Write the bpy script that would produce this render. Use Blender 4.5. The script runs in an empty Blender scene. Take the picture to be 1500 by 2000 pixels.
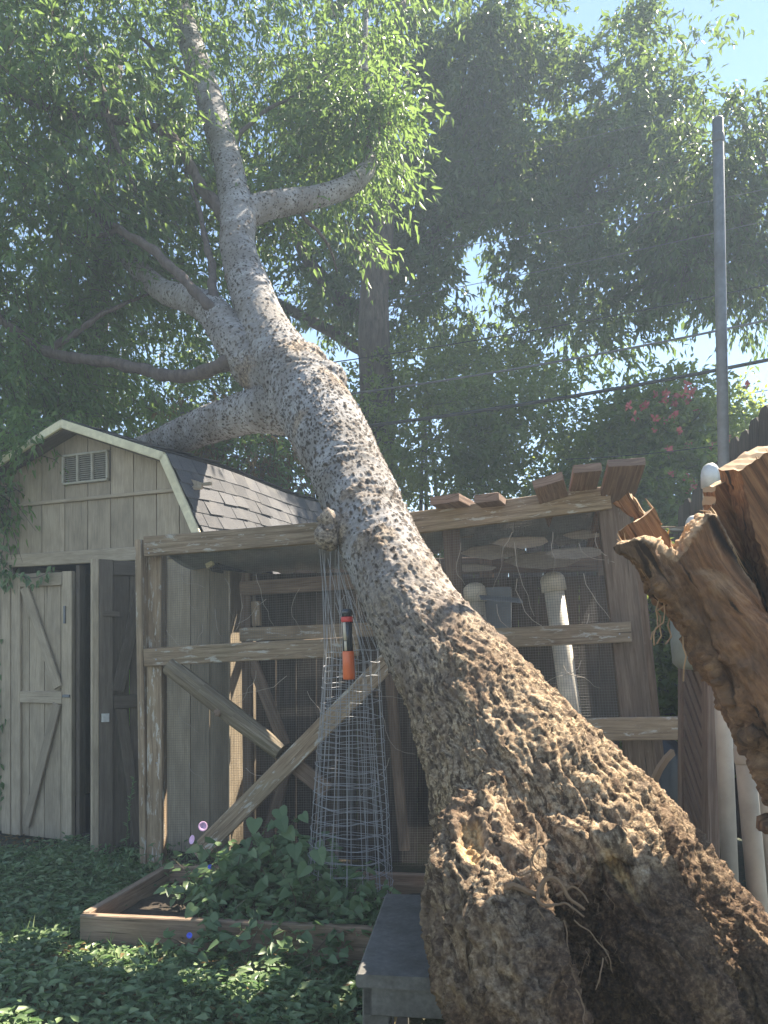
import bpy, math, random
import numpy as np
from mathutils import Vector

random.seed(7)
rng = np.random.default_rng(11)
R = math.radians
SC = bpy.context.scene
COL = SC.collection

# ------------------------------------------------------------------ camera, sky, sun, exposure
F = 1500.0            # focal length in units of the 1500 x 2000 frame
EYE = 1.30            # eye height
HOR = 1280.0          # height of the horizon in that frame

def W(px, py, Y):
    return np.array([(px - 750.0) / F * Y, Y, EYE - (py - HOR) / F * Y])

cam_d = bpy.data.cameras.new('camera')
cam = bpy.data.objects.new('camera', cam_d)
COL.objects.link(cam)
cam.location = (0, 0, EYE)
cam.rotation_euler = (R(90), 0, 0)
cam_d.sensor_fit = 'VERTICAL'
cam_d.sensor_height = 36
cam_d.lens = 27
cam_d.shift_y = (HOR - 1000) / 2000.0
cam_d.clip_start = 0.05
cam_d.clip_end = 2000
SC.camera = cam

SUN = Vector((0.46, 0.40, 0.79)).normalized()
SUN_EL = math.asin(SUN.z)
SUN_AZ = math.atan2(SUN.x, SUN.y)
world = bpy.data.worlds.new('World')
SC.world = world
world.use_nodes = True
wn = world.node_tree
for n in list(wn.nodes):
    wn.nodes.remove(n)
sky = wn.nodes.new('ShaderNodeTexSky')
sky.sky_type = 'NISHITA'
sky.sun_disc = False
sky.sun_elevation = SUN_EL
sky.sun_rotation = SUN_AZ
sky.air_density = 1.0
sky.dust_density = 0.0
sky.ozone_density = 1.8
bg = wn.nodes.new('ShaderNodeBackground')
bg.inputs['Strength'].default_value = 0.055
wo = wn.nodes.new('ShaderNodeOutputWorld')
wn.links.new(sky.outputs[0], bg.inputs[0])
wn.links.new(bg.outputs[0], wo.inputs[0])
sun_d = bpy.data.lights.new('sun', 'SUN')
sun_d.energy = 5.0
sun_d.angle = R(0.5)
sun_d.color = (1.0, 0.90, 0.74)
sun = bpy.data.objects.new('sun', sun_d)
COL.objects.link(sun)
sun.rotation_euler = SUN.to_track_quat('Z', 'Y').to_euler()
SC.view_settings.view_transform = 'Standard'
SC.view_settings.look = 'None'
SC.view_settings.gamma = 1
SC.view_settings.use_curve_mapping = False
SC.view_settings.exposure = 2.25
HAZE = 0.0062
SC.render.engine = 'CYCLES'
SC.cycles.max_bounces = 8
SC.cycles.transmission_bounces = 6
SC.cycles.transparent_max_bounces = 8

# ------------------------------------------------------------------ numpy noise
def _h(ix, iy, iz, seed):
    h = (ix.astype(np.uint32) * np.uint32(0x8da6b343)) ^ (iy.astype(np.uint32) * np.uint32(0xd8163841)) ^ \
        (iz.astype(np.uint32) * np.uint32(0xcb1ab31f)) ^ np.uint32(seed * 2654435761 & 0xffffffff)
    h ^= h >> np.uint32(13); h *= np.uint32(0x5bd1e995); h ^= h >> np.uint32(15); h *= np.uint32(0x27d4eb2d); h ^= h >> np.uint32(16)
    return h

def vnoise(P, seed=0):
    I = np.floor(P).astype(np.int64); f = P - I
    f = f * f * (3 - 2 * f)
    out = 0
    for dx in (0, 1):
        wx = f[:, 0] if dx else 1 - f[:, 0]
        for dy in (0, 1):
            wy = f[:, 1] if dy else 1 - f[:, 1]
            for dz in (0, 1):
                wz = f[:, 2] if dz else 1 - f[:, 2]
                out = out + wx * wy * wz * (_h(I[:, 0] + dx, I[:, 1] + dy, I[:, 2] + dz, seed) / 4294967295.0)
    return out * 2 - 1

def fbm(P, octv=4, seed=0, gain=0.5):
    a, s, o = 1.0, 0.0, 0.0
    for k in range(octv):
        o = o + a * vnoise(P * (2.03 ** k), seed + k); s += a; a *= gain
    return o / s

def worley(P, seed=0):
    I = np.floor(P).astype(np.int64)
    f1 = np.full(len(P), 9.0); f2 = np.full(len(P), 9.0); cid = np.zeros(len(P))
    for dx in (-1, 0, 1):
        for dy in (-1, 0, 1):
            for dz in (-1, 0, 1):
                cx, cy, cz = I[:, 0] + dx, I[:, 1] + dy, I[:, 2] + dz
                hx = _h(cx, cy, cz, seed)
                jx = (hx & np.uint32(1023)) / 1023.0; jy = ((hx >> np.uint32(10)) & np.uint32(1023)) / 1023.0
                jz = ((hx >> np.uint32(20)) & np.uint32(1023)) / 1023.0
                d = np.sqrt((cx + jx - P[:, 0]) ** 2 + (cy + jy - P[:, 1]) ** 2 + (cz + jz - P[:, 2]) ** 2)
                c = (_h(cx, cy, cz, seed + 77) & np.uint32(65535)) / 65535.0
                m = d < f1
                f2 = np.where(m, f1, np.minimum(f2, d)); cid = np.where(m, c, cid); f1 = np.where(m, d, f1)
    return f1, f2, cid

def sstep(a, b, x):
    t = np.clip((x - a) / (b - a), 0, 1)
    return t * t * (3 - 2 * t)

# ------------------------------------------------------------------ scene-graph helpers
def tag(o, label=None, cat=None, group=None, kind=None):
    if label: o['label'] = label
    if cat: o['category'] = cat
    if group: o['group'] = group
    if kind: o['kind'] = kind
    return o

def thing(name, label, cat, loc=(0, 0, 0), group=None, kind=None):
    o = bpy.data.objects.new(name, None)
    COL.objects.link(o)
    o.location = tuple(float(v) for v in loc)
    o.empty_display_size = 0.1
    return tag(o, label, cat, group, kind)

def root_loc(o):
    v = Vector((0, 0, 0))
    while o is not None:
        v = v + o.location; o = o.parent
    return np.array(v)

class MB:
    """collects faces in world coordinates; build() links them as one mesh object"""
    def __init__(s):
        s.v = []; s.f = []; s.uv = []
    def add(s, vs, fs, uvs=None):
        n = len(s.v)
        s.v.extend([tuple(map(float, q)) for q in vs])
        for k, f in enumerate(fs):
            s.f.append([n + i for i in f])
            s.uv.extend(uvs[k] if uvs else [(0.0, 0.0)] * len(f))
        return s
    def build(s, name, mat, parent=None, smooth=False, loc=None):
        base = root_loc(parent) if parent is not None else np.array(loc if loc is not None else (0, 0, 0), float)
        me = bpy.data.meshes.new(name)
        V = np.array(s.v, float) - base
        me.from_pydata(V.tolist(), [], s.f)
        l = me.uv_layers.new(name='UVMap')
        l.data.foreach_set('uv', np.array(s.uv, np.float32).ravel())
        if mat is not None: me.materials.append(mat)
        if smooth: me.polygons.foreach_set('use_smooth', [True] * len(me.polygons))
        me.update()
        o = bpy.data.objects.new(name, me)
        COL.objects.link(o)
        if parent is not None: o.parent = parent
        else: o.location = tuple(base)
        return o

def nrm(a):
    a = np.asarray(a, float); return a / (np.linalg.norm(a) + 1e-12)

def add_board(mb, p0, p1, side, w, t, bev=0.004, rings=3, warp=0.0, ragged=0.0):
    """board from p0 to p1, width w along side, thickness t across both"""
    p0 = np.asarray(p0, float); p1 = np.asarray(p1, float)
    d = p1 - p0; L = np.linalg.norm(d); d = d / L
    s = np.asarray(side, float); s = nrm(s - d * np.dot(s, d)); n = np.cross(d, s)
    hw, ht = w / 2, t / 2; b = min(bev, hw * .4, ht * .4)
    prof = [(-hw + b, -ht), (hw - b, -ht), (hw, -ht + b), (hw, ht - b), (hw - b, ht), (-hw + b, ht), (-hw, ht - b), (-hw, -ht + b)]
    vs = []; per = [0]
    for i in range(8):
        a, c = prof[i], prof[(i + 1) % 8]; per.append(per[-1] + math.hypot(a[0] - c[0], a[1] - c[1]))
    ou, ov = random.uniform(0, 50), random.uniform(0, 50)
    us = []
    for r in range(rings):
        k = r / (rings - 1)
        wob = (s * random.uniform(-1, 1) + n * random.uniform(-1, 1)) * warp if 0 < r < rings - 1 else 0
        for a, c in prof:
            e = random.uniform(-ragged, ragged) if r in (0, rings - 1) else 0
            vs.append(p0 + d * (L * k + e) + s * a + n * c + wob)
        us.append(L * k + ou)
    fs = []; uv = []
    for r in range(rings - 1):
        for i in range(8):
            j = (i + 1) % 8
            fs.append([r * 8 + i, r * 8 + j, (r + 1) * 8 + j, (r + 1) * 8 + i])
            uv.append([(us[r], per[i] + ov), (us[r], per[i + 1] + ov), (us[r + 1], per[i + 1] + ov), (us[r + 1], per[i] + ov)])
    fs.append(list(range(7, -1, -1))); uv.append([(ou, ov + q * .02) for q in range(8)])
    k0 = (rings - 1) * 8
    fs.append([k0 + i for i in range(8)]); uv.append([(ou, ov + q * .02) for q in range(8)])
    mb.add(vs, fs, uv)
    return mb

def board(name, p0, p1, side, w, t, mat, parent, **k):
    return add_board(MB(), p0, p1, side, w, t, **k).build(name, mat, parent)

def add_tube(mb, pts, rad, n=8, cap=True):
    pts = np.asarray(pts, float); m = len(pts)
    if np.isscalar(rad): rad = [rad] * m
    T = np.gradient(pts, axis=0); T /= np.linalg.norm(T, axis=1)[:, None] + 1e-12
    ref = np.array([0, 0, 1.0]) if abs(T[0][2]) < .9 else np.array([1.0, 0, 0])
    a = nrm(np.cross(T[0], ref)); vs = []
    length = 0; us = []
    for i in range(m):
        a = nrm(a - T[i] * np.dot(a, T[i])); b = np.cross(T[i], a)
        if i: length += np.linalg.norm(pts[i] - pts[i - 1])
        us.append(length)
        for k in range(n):
            th = 2 * math.pi * k / n
            vs.append(pts[i] + (a * math.cos(th) + b * math.sin(th)) * rad[i])
    fs = []; uv = []
    for i in range(m - 1):
        for k in range(n):
            j = (k + 1) % n
            fs.append([i * n + k, i * n + j, (i + 1) * n + j, (i + 1) * n + k])
            c = 2 * math.pi * rad[i] / n
            uv.append([(us[i], k * c), (us[i], (k + 1) * c), (us[i + 1], (k + 1) * c), (us[i + 1], k * c)])
    if cap:
        fs.append(list(range(n - 1, -1, -1))); uv.append([(0, 0)] * n)
        fs.append([(m - 1) * n + k for k in range(n)]); uv.append([(0, 0)] * n)
    mb.add(vs, fs, uv); return mb

def spline(ctrl, n):
    """Catmull-Rom through rows of any width"""
    C = np.asarray(ctrl, float); C = np.vstack([2 * C[0] - C[1], C, 2 * C[-1] - C[-2]])
    out = []; segs = len(C) - 3
    for q in np.linspace(0, segs - 1e-6, n):
        i = int(q); t = q - i; p0, p1, p2, p3 = C[i:i + 4]
        out.append(.5 * ((2 * p1) + (-p0 + p2) * t + (2 * p0 - 5 * p1 + 4 * p2 - p3) * t * t + (-p0 + 3 * p1 - 3 * p2 + p3) * t ** 3))
    return np.array(out)

def prism_poly(mb, poly, n_off):
    """extrude a world-space polygon by vector n_off"""
    P = [np.asarray(p, float) for p in poly]; n = len(P); o = np.asarray(n_off, float)
    c = sum(P) / n
    vs = P + [p + o for p in P]
    fs = [list(range(n)), [n + i for i in range(n - 1, -1, -1)]]
    ax = nrm(P[1] - P[0]); ay = nrm(np.cross(nrm(o), ax)); ou, ov = random.uniform(0, 30), random.uniform(0, 30)
    pr = lambda p: (float(np.dot(p, (0, 0, 1)) + ou), float(np.dot(p, nrm(np.cross(nrm(o), (0, 0, 1)))) + ov))
    uv = [[pr(vs[i]) for i in f] for f in fs]
    for i in range(n):
        j = (i + 1) % n
        fs.append([i, n + i, n + j, j])
        uv.append([pr(vs[i]), (pr(vs[i])[0], pr(vs[i])[1] + .02), (pr(vs[j])[0], pr(vs[j])[1] + .02), pr(vs[j])])
    mb.add(vs, fs, uv); return mb

def add_lathe(mb, base, axis, prof, n=20, close=True):
    base = np.asarray(base, float); ax = nrm(axis)
    ref = np.array([1.0, 0, 0]) if abs(ax[0]) < .9 else np.array([0, 1.0, 0])
    a = nrm(np.cross(ax, ref)); b = np.cross(ax, a); vs = []
    for r, h in prof:
        for k in range(n):
            th = 2 * math.pi * k / n
            vs.append(base + ax * h + (a * math.cos(th) + b * math.sin(th)) * max(r, 1e-4))
    fs = []; uv = []
    for i in range(len(prof) - 1):
        for k in range(n):
            j = (k + 1) % n
            fs.append([i * n + k, i * n + j, (i + 1) * n + j, (i + 1) * n + k])
            uv.append([(prof[i][1], k * .03), (prof[i][1], k * .03 + .03), (prof[i + 1][1], k * .03 + .03), (prof[i + 1][1], k * .03)])
    if close:
        fs.append(list(range(n - 1, -1, -1))); uv.append([(0, 0)] * n)
        m = len(prof); fs.append([(m - 1) * n + k for k in range(n)]); uv.append([(0, 0)] * n)
    mb.add(vs, fs, uv); return mb

# ------------------------------------------------------------------ materials
def new_mat(name):
    m = bpy.data.materials.new(name); m.use_nodes = True
    nt = m.node_tree
    for n in list(nt.nodes): nt.nodes.remove(n)
    out = nt.nodes.new('ShaderNodeOutputMaterial')
    bs = nt.nodes.new('ShaderNodeBsdfPrincipled')
    nt.links.new(bs.outputs[0], out.inputs[0])
    return m, nt, bs, out

def N(nt, t, **k):
    n = nt.nodes.new(t)
    for a, v in k.items(): setattr(n, a, v)
    return n

def ramp(nt, fac, stops):
    r = N(nt, 'ShaderNodeValToRGB'); e = r.color_ramp.elements
    while len(e) < len(stops): e.new(0.5)
    for q, (p, c) in zip(e, stops):
        q.position = p; q.color = (c[0], c[1], c[2], 1) if not np.isscalar(c) else (c, c, c, 1)
    nt.links.new(fac, r.inputs[0]); return r.outputs[0]

def mixc(nt, fac, a, b, mode='MIX'):
    m = N(nt, 'ShaderNodeMix', data_type='RGBA', blend_type=mode)
    for inp, v in ((m.inputs[0], fac), (m.inputs[6], a), (m.inputs[7], b)):
        if hasattr(v, 'links'): nt.links.new(v, inp)
        elif np.isscalar(v): inp.default_value = v if inp.type == "VALUE" else (v, v, v, 1)
        else: inp.default_value = (v[0], v[1], v[2], 1)
    return m.outputs[2]

def noise(nt, vec, scale, detail=5, rough=.6, dist=0.0):
    n = N(nt, 'ShaderNodeTexNoise'); n.inputs['Scale'].default_value = scale
    n.inputs['Detail'].default_value = detail; n.inputs['Roughness'].default_value = rough
    n.inputs['Distortion'].default_value = dist
    if vec is not None: nt.links.new(vec, n.inputs['Vector'])
    return n.outputs[0]

def mapping(nt, vec, sc):
    m = N(nt, 'ShaderNodeMapping'); m.inputs['Scale'].default_value = sc
    nt.links.new(vec, m.inputs[0]); return m.outputs[0]

def bump(nt, bs, h, strength, dist=0.01):
    b = N(nt, 'ShaderNodeBump'); b.inputs['Strength'].default_value = strength; b.inputs['Distance'].default_value = dist
    nt.links.new(h, b.inputs['Height']); nt.links.new(b.outputs[0], bs.inputs['Normal']); return b

def wood(name, dark, mid, light, peel=None, peel_amt=.5, rough=.85, green=0.0):
    """sawn timber, grain along u"""
    m, nt, bs, _ = new_mat(name)
    uv = N(nt, 'ShaderNodeUVMap').outputs[0]
    g1 = noise(nt, mapping(nt, uv, (3.0, 60.0, 1)), 1.0, 6, .65, .6)
    g2 = noise(nt, mapping(nt, uv, (9.0, 260.0, 1)), 1.0, 4, .6, .3)
    blot = noise(nt, mapping(nt, uv, (4.0, 9.0, 1)), 1.0, 4, .6)
    c = ramp(nt, g1, [(.3, dark), (.5, mid), (.72, light)])
    c = mixc(nt, .55, c, ramp(nt, g2, [(.3, .45), (.6, 1.0)]), 'MULTIPLY')
    c = mixc(nt, ramp(nt, blot, [(.42, 0.0), (.72, .55)]), c, tuple(v * .45 for v in mid))
    ckn = noise(nt, mapping(nt, uv, (1.6, 75.0, 1)), 1.0, 3, .5, .2)
    c = mixc(nt, ramp(nt, ckn, [(.29, .85), (.33, 0.0)]), c, tuple(v * .3 for v in dark))
    h = g1
    if peel is not None:
        pn = noise(nt, mapping(nt, uv, (7.0, 30.0, 1)), 1.0, 7, .7, .4)
        pf = ramp(nt, pn, [(peel_amt, 0.0), (peel_amt + .05, 1.0)])
        c = mixc(nt, pf, c, mixc(nt, .35, peel, ramp(nt, g2, [(.3, .5), (.65, 1.0)]), 'MULTIPLY'))
    if green:
        gn = noise(nt, mapping(nt, uv, (2.0, 3.0, 1)), 1.0, 3, .5)
        c = mixc(nt, ramp(nt, gn, [(.5, 0.0), (.75, green)]), c, (.10, .12, .06))
    oi = N(nt, 'ShaderNodeObjectInfo')
    c = mixc(nt, 1.0, c, ramp(nt, oi.outputs['Random'], [(0, .78), (1, 1.12)]), 'MULTIPLY')
    nt.links.new(c, bs.inputs['Base Color'])
    bs.inputs['Roughness'].default_value = rough
    bs.inputs['Specular IOR Level'].default_value = .25
    hh = mixc(nt, .5, g1, g2)
    bump(nt, bs, hh, .7, .006)
    return m

def plain(name, c, rough=.6, metal=0.0, spec=.4, scale=30, var=.25, bmp=.15, dirt=None, dirt_amt=.3):
    m, nt, bs, _ = new_mat(name)
    tc = N(nt, 'ShaderNodeTexCoord').outputs['Object']
    n1 = noise(nt, tc, scale, 5, .6); n2 = noise(nt, tc, scale * .17, 4, .6)
    cc = mixc(nt, var, c, mixc(nt, 1.0, c, ramp(nt, n1, [(.3, .35), (.7, 1.35)]), 'MULTIPLY'))
    if dirt is not None:
        cc = mixc(nt, ramp(nt, n2, [(.45, 0.0), (.75, dirt_amt)]), cc, dirt)
    nt.links.new(cc, bs.inputs['Base Color'])
    bs.inputs['Roughness'].default_value = rough; bs.inputs['Metallic'].default_value = metal
    bs.inputs['Specular IOR Level'].default_value = spec
    bump(nt, bs, n1, bmp, .004)
    return m

def leaf_mat(name, dark, mid, light, trans=(.3, .45, .06), tw=.45, rough=.45, spec=.5):
    m, nt, bs, out = new_mat(name)
    at = N(nt, 'ShaderNodeAttribute', attribute_name='tint').outputs['Fac']
    c = ramp(nt, at, [(0.0, dark), (.5, mid), (1.0, light)])
    nt.links.new(c, bs.inputs['Base Color'])
    bs.inputs['Roughness'].default_value = rough; bs.inputs['Specular IOR Level'].default_value = spec
    tr = N(nt, 'ShaderNodeBsdfTranslucent')
    tcol = mixc(nt, .75, c, trans)
    nt.links.new(tcol, tr.inputs[0])
    mx = N(nt, 'ShaderNodeMixShader'); mx.inputs[0].default_value = tw
    nt.links.new(bs.outputs[0], mx.inputs[1]); nt.links.new(tr.outputs[0], mx.inputs[2])
    nt.links.new(mx.outputs[0], out.inputs[0])
    return m

M = {}
M['coop'] = wood('weathered_timber', (.19, .13, .08), (.36, .26, .17), (.50, .385, .265), peel=(.52, .47, .40), peel_amt=.56, green=.25)
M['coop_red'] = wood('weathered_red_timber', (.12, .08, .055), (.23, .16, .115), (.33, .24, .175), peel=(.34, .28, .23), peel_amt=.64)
M['rafter'] = wood('rafter_timber', (.14, .085, .06), (.25, .165, .12), (.36, .25, .19))
M['round'] = wood('round_rail_timber', (.12, .09, .06), (.24, .19, .13), (.38, .32, .23), peel=(.42, .38, .31), peel_amt=.62, green=.3)
M['bed'] = wood('bed_timber', (.20, .13, .085), (.32, .22, .15), (.42, .31, .22), green=.5)
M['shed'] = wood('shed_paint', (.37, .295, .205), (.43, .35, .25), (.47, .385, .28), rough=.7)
M['shed_dark'] = wood('shed_paint_brown_shade', (.11, .088, .068), (.15, .122, .095), (.18, .15, .115), rough=.7)  # brown for jamb and trim; on the open leaf it paints in shade
M['fascia'] = plain('fascia_paint', (.70, .63, .42), .6, dirt=(.35, .28, .16), dirt_amt=.4)
M['vent'] = plain('vent_paint', (.36, .33, .26), .6)
M['fence'] = wood('fence_timber', (.05, .036, .028), (.09, .068, .054), (.14, .11, .09))
M['lattice'] = wood('lattice_timber', (.12, .085, .065), (.20, .15, .12), (.27, .21, .17))
M['benchm'] = plain('bench_paint', (.135, .13, .12), .5, scale=60, var=.5, dirt=(.05, .045, .035), dirt_amt=.6)
M['pvc'] = plain('pvc', (.72, .67, .57), .45, scale=14, dirt=(.25, .21, .15), dirt_amt=.7)
M['pvc_grey'] = plain('pvc_grey', (.42, .40, .36), .5, scale=14, dirt=(.15, .13, .10), dirt_amt=.6)
M['steel'] = plain('galvanised_pole', (.20, .21, .22), .6, .3, dirt=(.10, .09, .08), dirt_amt=.5)
M['cap'] = plain('pale_cap', (.62, .62, .60), .35, .2, dirt=(.3, .28, .24), dirt_amt=.5)
M['wire'] = plain('galvanised_wire', (.36, .36, .37), .6, .15, bmp=0)
M['mesh'] = plain('mesh_wire', (.19, .18, .17), .5, .4, bmp=0)
M['cable'] = plain('cable_black', (.025, .025, .028), .6, bmp=0)
M['cable_grey'] = plain('cable_grey', (.14, .14, .15), .5, .2, bmp=0)
M['black'] = plain('black_plastic', (.022, .023, .026), .35, spec=.5, scale=25, bmp=.5)
M['tarp'] = plain('grey_plastic_sheet', (.22, .24, .27), .35, spec=.5, scale=12, bmp=.5, dirt=(.08, .08, .08), dirt_amt=.6)
M['orange'] = plain('orange_plastic', (.72, .14, .035), .3, spec=.5, bmp=.03, var=.1)
M['red'] = plain('red_plastic', (.62, .06, .05), .35, bmp=.03, var=.1)
M['black2'] = plain('black_tube', (.03, .033, .04), .22, spec=.6, bmp=.03)
M['cream'] = plain('cream_strip', (.70, .60, .46), .4, bmp=.03)
M['lime'] = plain('lime_plastic', (.25, .50, .03), .4, bmp=.03)
M['soil'] = plain('soil', (.055, .04, .028), .95, scale=40, var=.8, bmp=.9, dirt=(.10, .08, .05))
M['tub'] = plain('tub_plastic', (.19, .22, .20), .5, scale=20, dirt=(.08, .08, .06), dirt_amt=.5)
M['white'] = plain('white_rim', (.80, .80, .78), .4, bmp=.03)
M['root'] = plain('root_fibre', (.20, .125, .07), .9, bmp=.4)
M['splint'] = plain('fresh_splinters', (.40, .25, .13), .85, bmp=.4)
M['deadvine'] = plain('dead_vine', (.42, .36, .30), .8, bmp=.2)
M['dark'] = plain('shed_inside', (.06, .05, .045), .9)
M['pink'] = plain('pink_petals', (.74, .46, .68), .6, bmp=.02, var=.1)
M['blue'] = plain('blue_petals', (.08, .12, .70), .5, bmp=.02, var=.1)
M['crape'] = plain('crape_petals', (.60, .16, .15), .6, bmp=.02)
M['leaf_near'] = leaf_mat('leaf_fallen_tree', (.045, .085, .035), (.075, .14, .05), (.12, .20, .06), (.27, .40, .09), .50)
M['leaf_far'] = leaf_mat('leaf_big_tree', (.030, .058, .022), (.045, .085, .028), (.09, .13, .045), (.22, .32, .06), .42)
M['leaf_bush'] = leaf_mat('leaf_bush', (.03, .065, .02), (.065, .12, .03), (.15, .20, .05), (.42, .50, .08), .5, .4, .55)
M['leaf_ground'] = leaf_mat('leaf_ground', (.07, .12, .05), (.14, .21, .09), (.25, .31, .15), (.16, .30, .10), .35, .42, .5)
M['leaf_dry'] = leaf_mat('leaf_dry', (.09, .06, .03), (.16, .11, .05), (.24, .18, .08), (.3, .2, .08), .3, .8, .2)

def shingle_mat():
    m, nt, bs, _ = new_mat('shingle')
    tc = N(nt, 'ShaderNodeTexCoord').outputs['Object']
    g = noise(nt, tc, 320, 3, .7); b = noise(nt, tc, 9, 5, .6)
    c = ramp(nt, g, [(.3, (.06, .06, .065)), (.55, (.105, .103, .108)), (.75, (.17, .168, .17))])
    oi = N(nt, 'ShaderNodeObjectInfo')
    c = mixc(nt, 1.0, c, ramp(nt, oi.outputs['Random'], [(0, .8), (1, 1.2)]), 'MULTIPLY')
    c = mixc(nt, ramp(nt, b, [(.5, 0.0), (.8, .5)]), c, (.18, .17, .155))
    nt.links.new(c, bs.inputs['Base Color']); bs.inputs['Roughness'].default_value = .92
    bs.inputs['Specular IOR Level'].default_value = .15
    bump(nt, bs, g, .6, .003); return m
M['shingle'] = shingle_mat()

def bark_mat():
    m, nt, bs, _ = new_mat('fallen_bark')
    A = lambda n: N(nt, 'ShaderNodeAttribute', attribute_name=n).outputs['Fac']
    tc = N(nt, 'ShaderNodeTexCoord').outputs['Object']
    wart, low, wound, dirt = A('wart'), A('low'), A('wound'), A('soil')
    n1 = noise(nt, tc, 9, 6, .65); n2 = noise(nt, tc, 70, 5, .7); n3 = noise(nt, tc, 260, 3, .6)
    pale = ramp(nt, n1, [(.3, (.26, .245, .24)), (.5, (.41, .395, .39)), (.7, (.54, .525, .52))])
    n0 = noise(nt, tc, 3.2, 5, .65)
    pale = mixc(nt, ramp(nt, n0, [(.44, 0.0), (.60, .75)]), pale, (.22, .195, .17))
    gq0 = N(nt, 'ShaderNodeAttribute', attribute_name='gq').outputs['Vector']
    nr = noise(nt, mapping(nt, gq0, (70, 9, 9)), 1.0, 4, .6, .3)
    pale = mixc(nt, ramp(nt, nr, [(.56, 0.0), (.66, .6)]), pale, (.16, .135, .12))
    pale = mixc(nt, ramp(nt, n2, [(.35, .6), (.6, 0.0)]), pale, (.20, .175, .155))
    tan = ramp(nt, n2, [(.30, (.085, .048, .024)), (.44, (.27, .185, .11)), (.58, (.46, .35, .225)), (.75, (.64, .54, .41))])
    gqv = N(nt, 'ShaderNodeAttribute', attribute_name='gq').outputs['Vector']
    gr = noise(nt, mapping(nt, gqv, (9, 60, 60)), 1.0, 7, .7, .2); gb = noise(nt, mapping(nt, gqv, (2.5, 9, 9)), 1.0, 4, .6)
    tan = mixc(nt, ramp(nt, gr, [(.40, .92), (.53, 0.0)]), tan, (.05, .030, .018))
    tan = mixc(nt, ramp(nt, gb, [(.48, 0.0), (.62, .7)]), tan, (.13, .08, .05))
    tan = mixc(nt, ramp(nt, n1, [(.45, 0.0), (.7, .55)]), tan, (.20, .15, .11))
    c = mixc(nt, low, pale, tan)
    wc = mixc(nt, low, (.075, .055, .042), (.15, .105, .07))
    wc = mixc(nt, ramp(nt, n3, [(.4, 0.0), (.7, .6)]), wc, (.20, .15, .11))
    c = mixc(nt, wart, c, wc)
    dens = A('dens'); hs = None
    for sc_v, sz, k in ((34, .30, .9), (62, .34, .8)):
        vo = N(nt, 'ShaderNodeTexVoronoi'); vo.inputs['Scale'].default_value = sc_v; nt.links.new(mapping(nt, N(nt, 'ShaderNodeAttribute', attribute_name='gq').outputs['Vector'], (.5, 1, 1)), vo.inputs['Vector'])
        sep = N(nt, 'ShaderNodeSeparateColor'); nt.links.new(vo.outputs['Color'], sep.inputs[0])
        lt = N(nt, 'ShaderNodeMath', operation='LESS_THAN'); nt.links.new(sep.outputs[0], lt.inputs[0]); nt.links.new(dens, lt.inputs[1])
        wob = N(nt, 'ShaderNodeMath', operation='MULTIPLY_ADD'); nt.links.new(n3, wob.inputs[0]); wob.inputs[1].default_value = .5; nt.links.new(vo.outputs['Distance'], wob.inputs[2])
        spot = ramp(nt, wob.outputs[0], [(sz + .16, 1.0), (sz + .26, 0.0)])
        mu = N(nt, 'ShaderNodeMath', operation='MULTIPLY'); nt.links.new(spot, mu.inputs[0]); nt.links.new(lt.outputs[0], mu.inputs[1])
        mk = N(nt, 'ShaderNodeMath', operation='MULTIPLY'); nt.links.new(mu.outputs[0], mk.inputs[0]); mk.inputs[1].default_value = k
        c = mixc(nt, mk.outputs[0], c, mixc(nt, low, (.050, .038, .030), (.085, .055, .036)))
        hs = mu.outputs[0] if hs is None else mixc(nt, 1.0, hs, mu.outputs[0], 'ADD')
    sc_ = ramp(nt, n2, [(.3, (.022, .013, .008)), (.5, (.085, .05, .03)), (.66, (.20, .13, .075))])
    c = mixc(nt, dirt, c, sc_)  # soil colour, also carries the shade painted into the root hollow
    wd = ramp(nt, n2, [(.3, (.30, .17, .075)), (.5, (.52, .34, .16)), (.65, (.66, .49, .28))])
    c = mixc(nt, wound, c, wd)
    nt.links.new(c, bs.inputs['Base Color']); bs.inputs['Roughness'].default_value = .88
    bs.inputs['Specular IOR Level'].default_value = .2
    bump(nt, bs, mixc(nt, 1.0, mixc(nt, mixc(nt, 1.0, low, .45, 'MULTIPLY'), mixc(nt, .6, n2, n3), gr), mixc(nt, 1.0, hs, .5, 'MULTIPLY'), 'ADD'), 1.0, .012); return m
M['bark'] = bark_mat()

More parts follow.
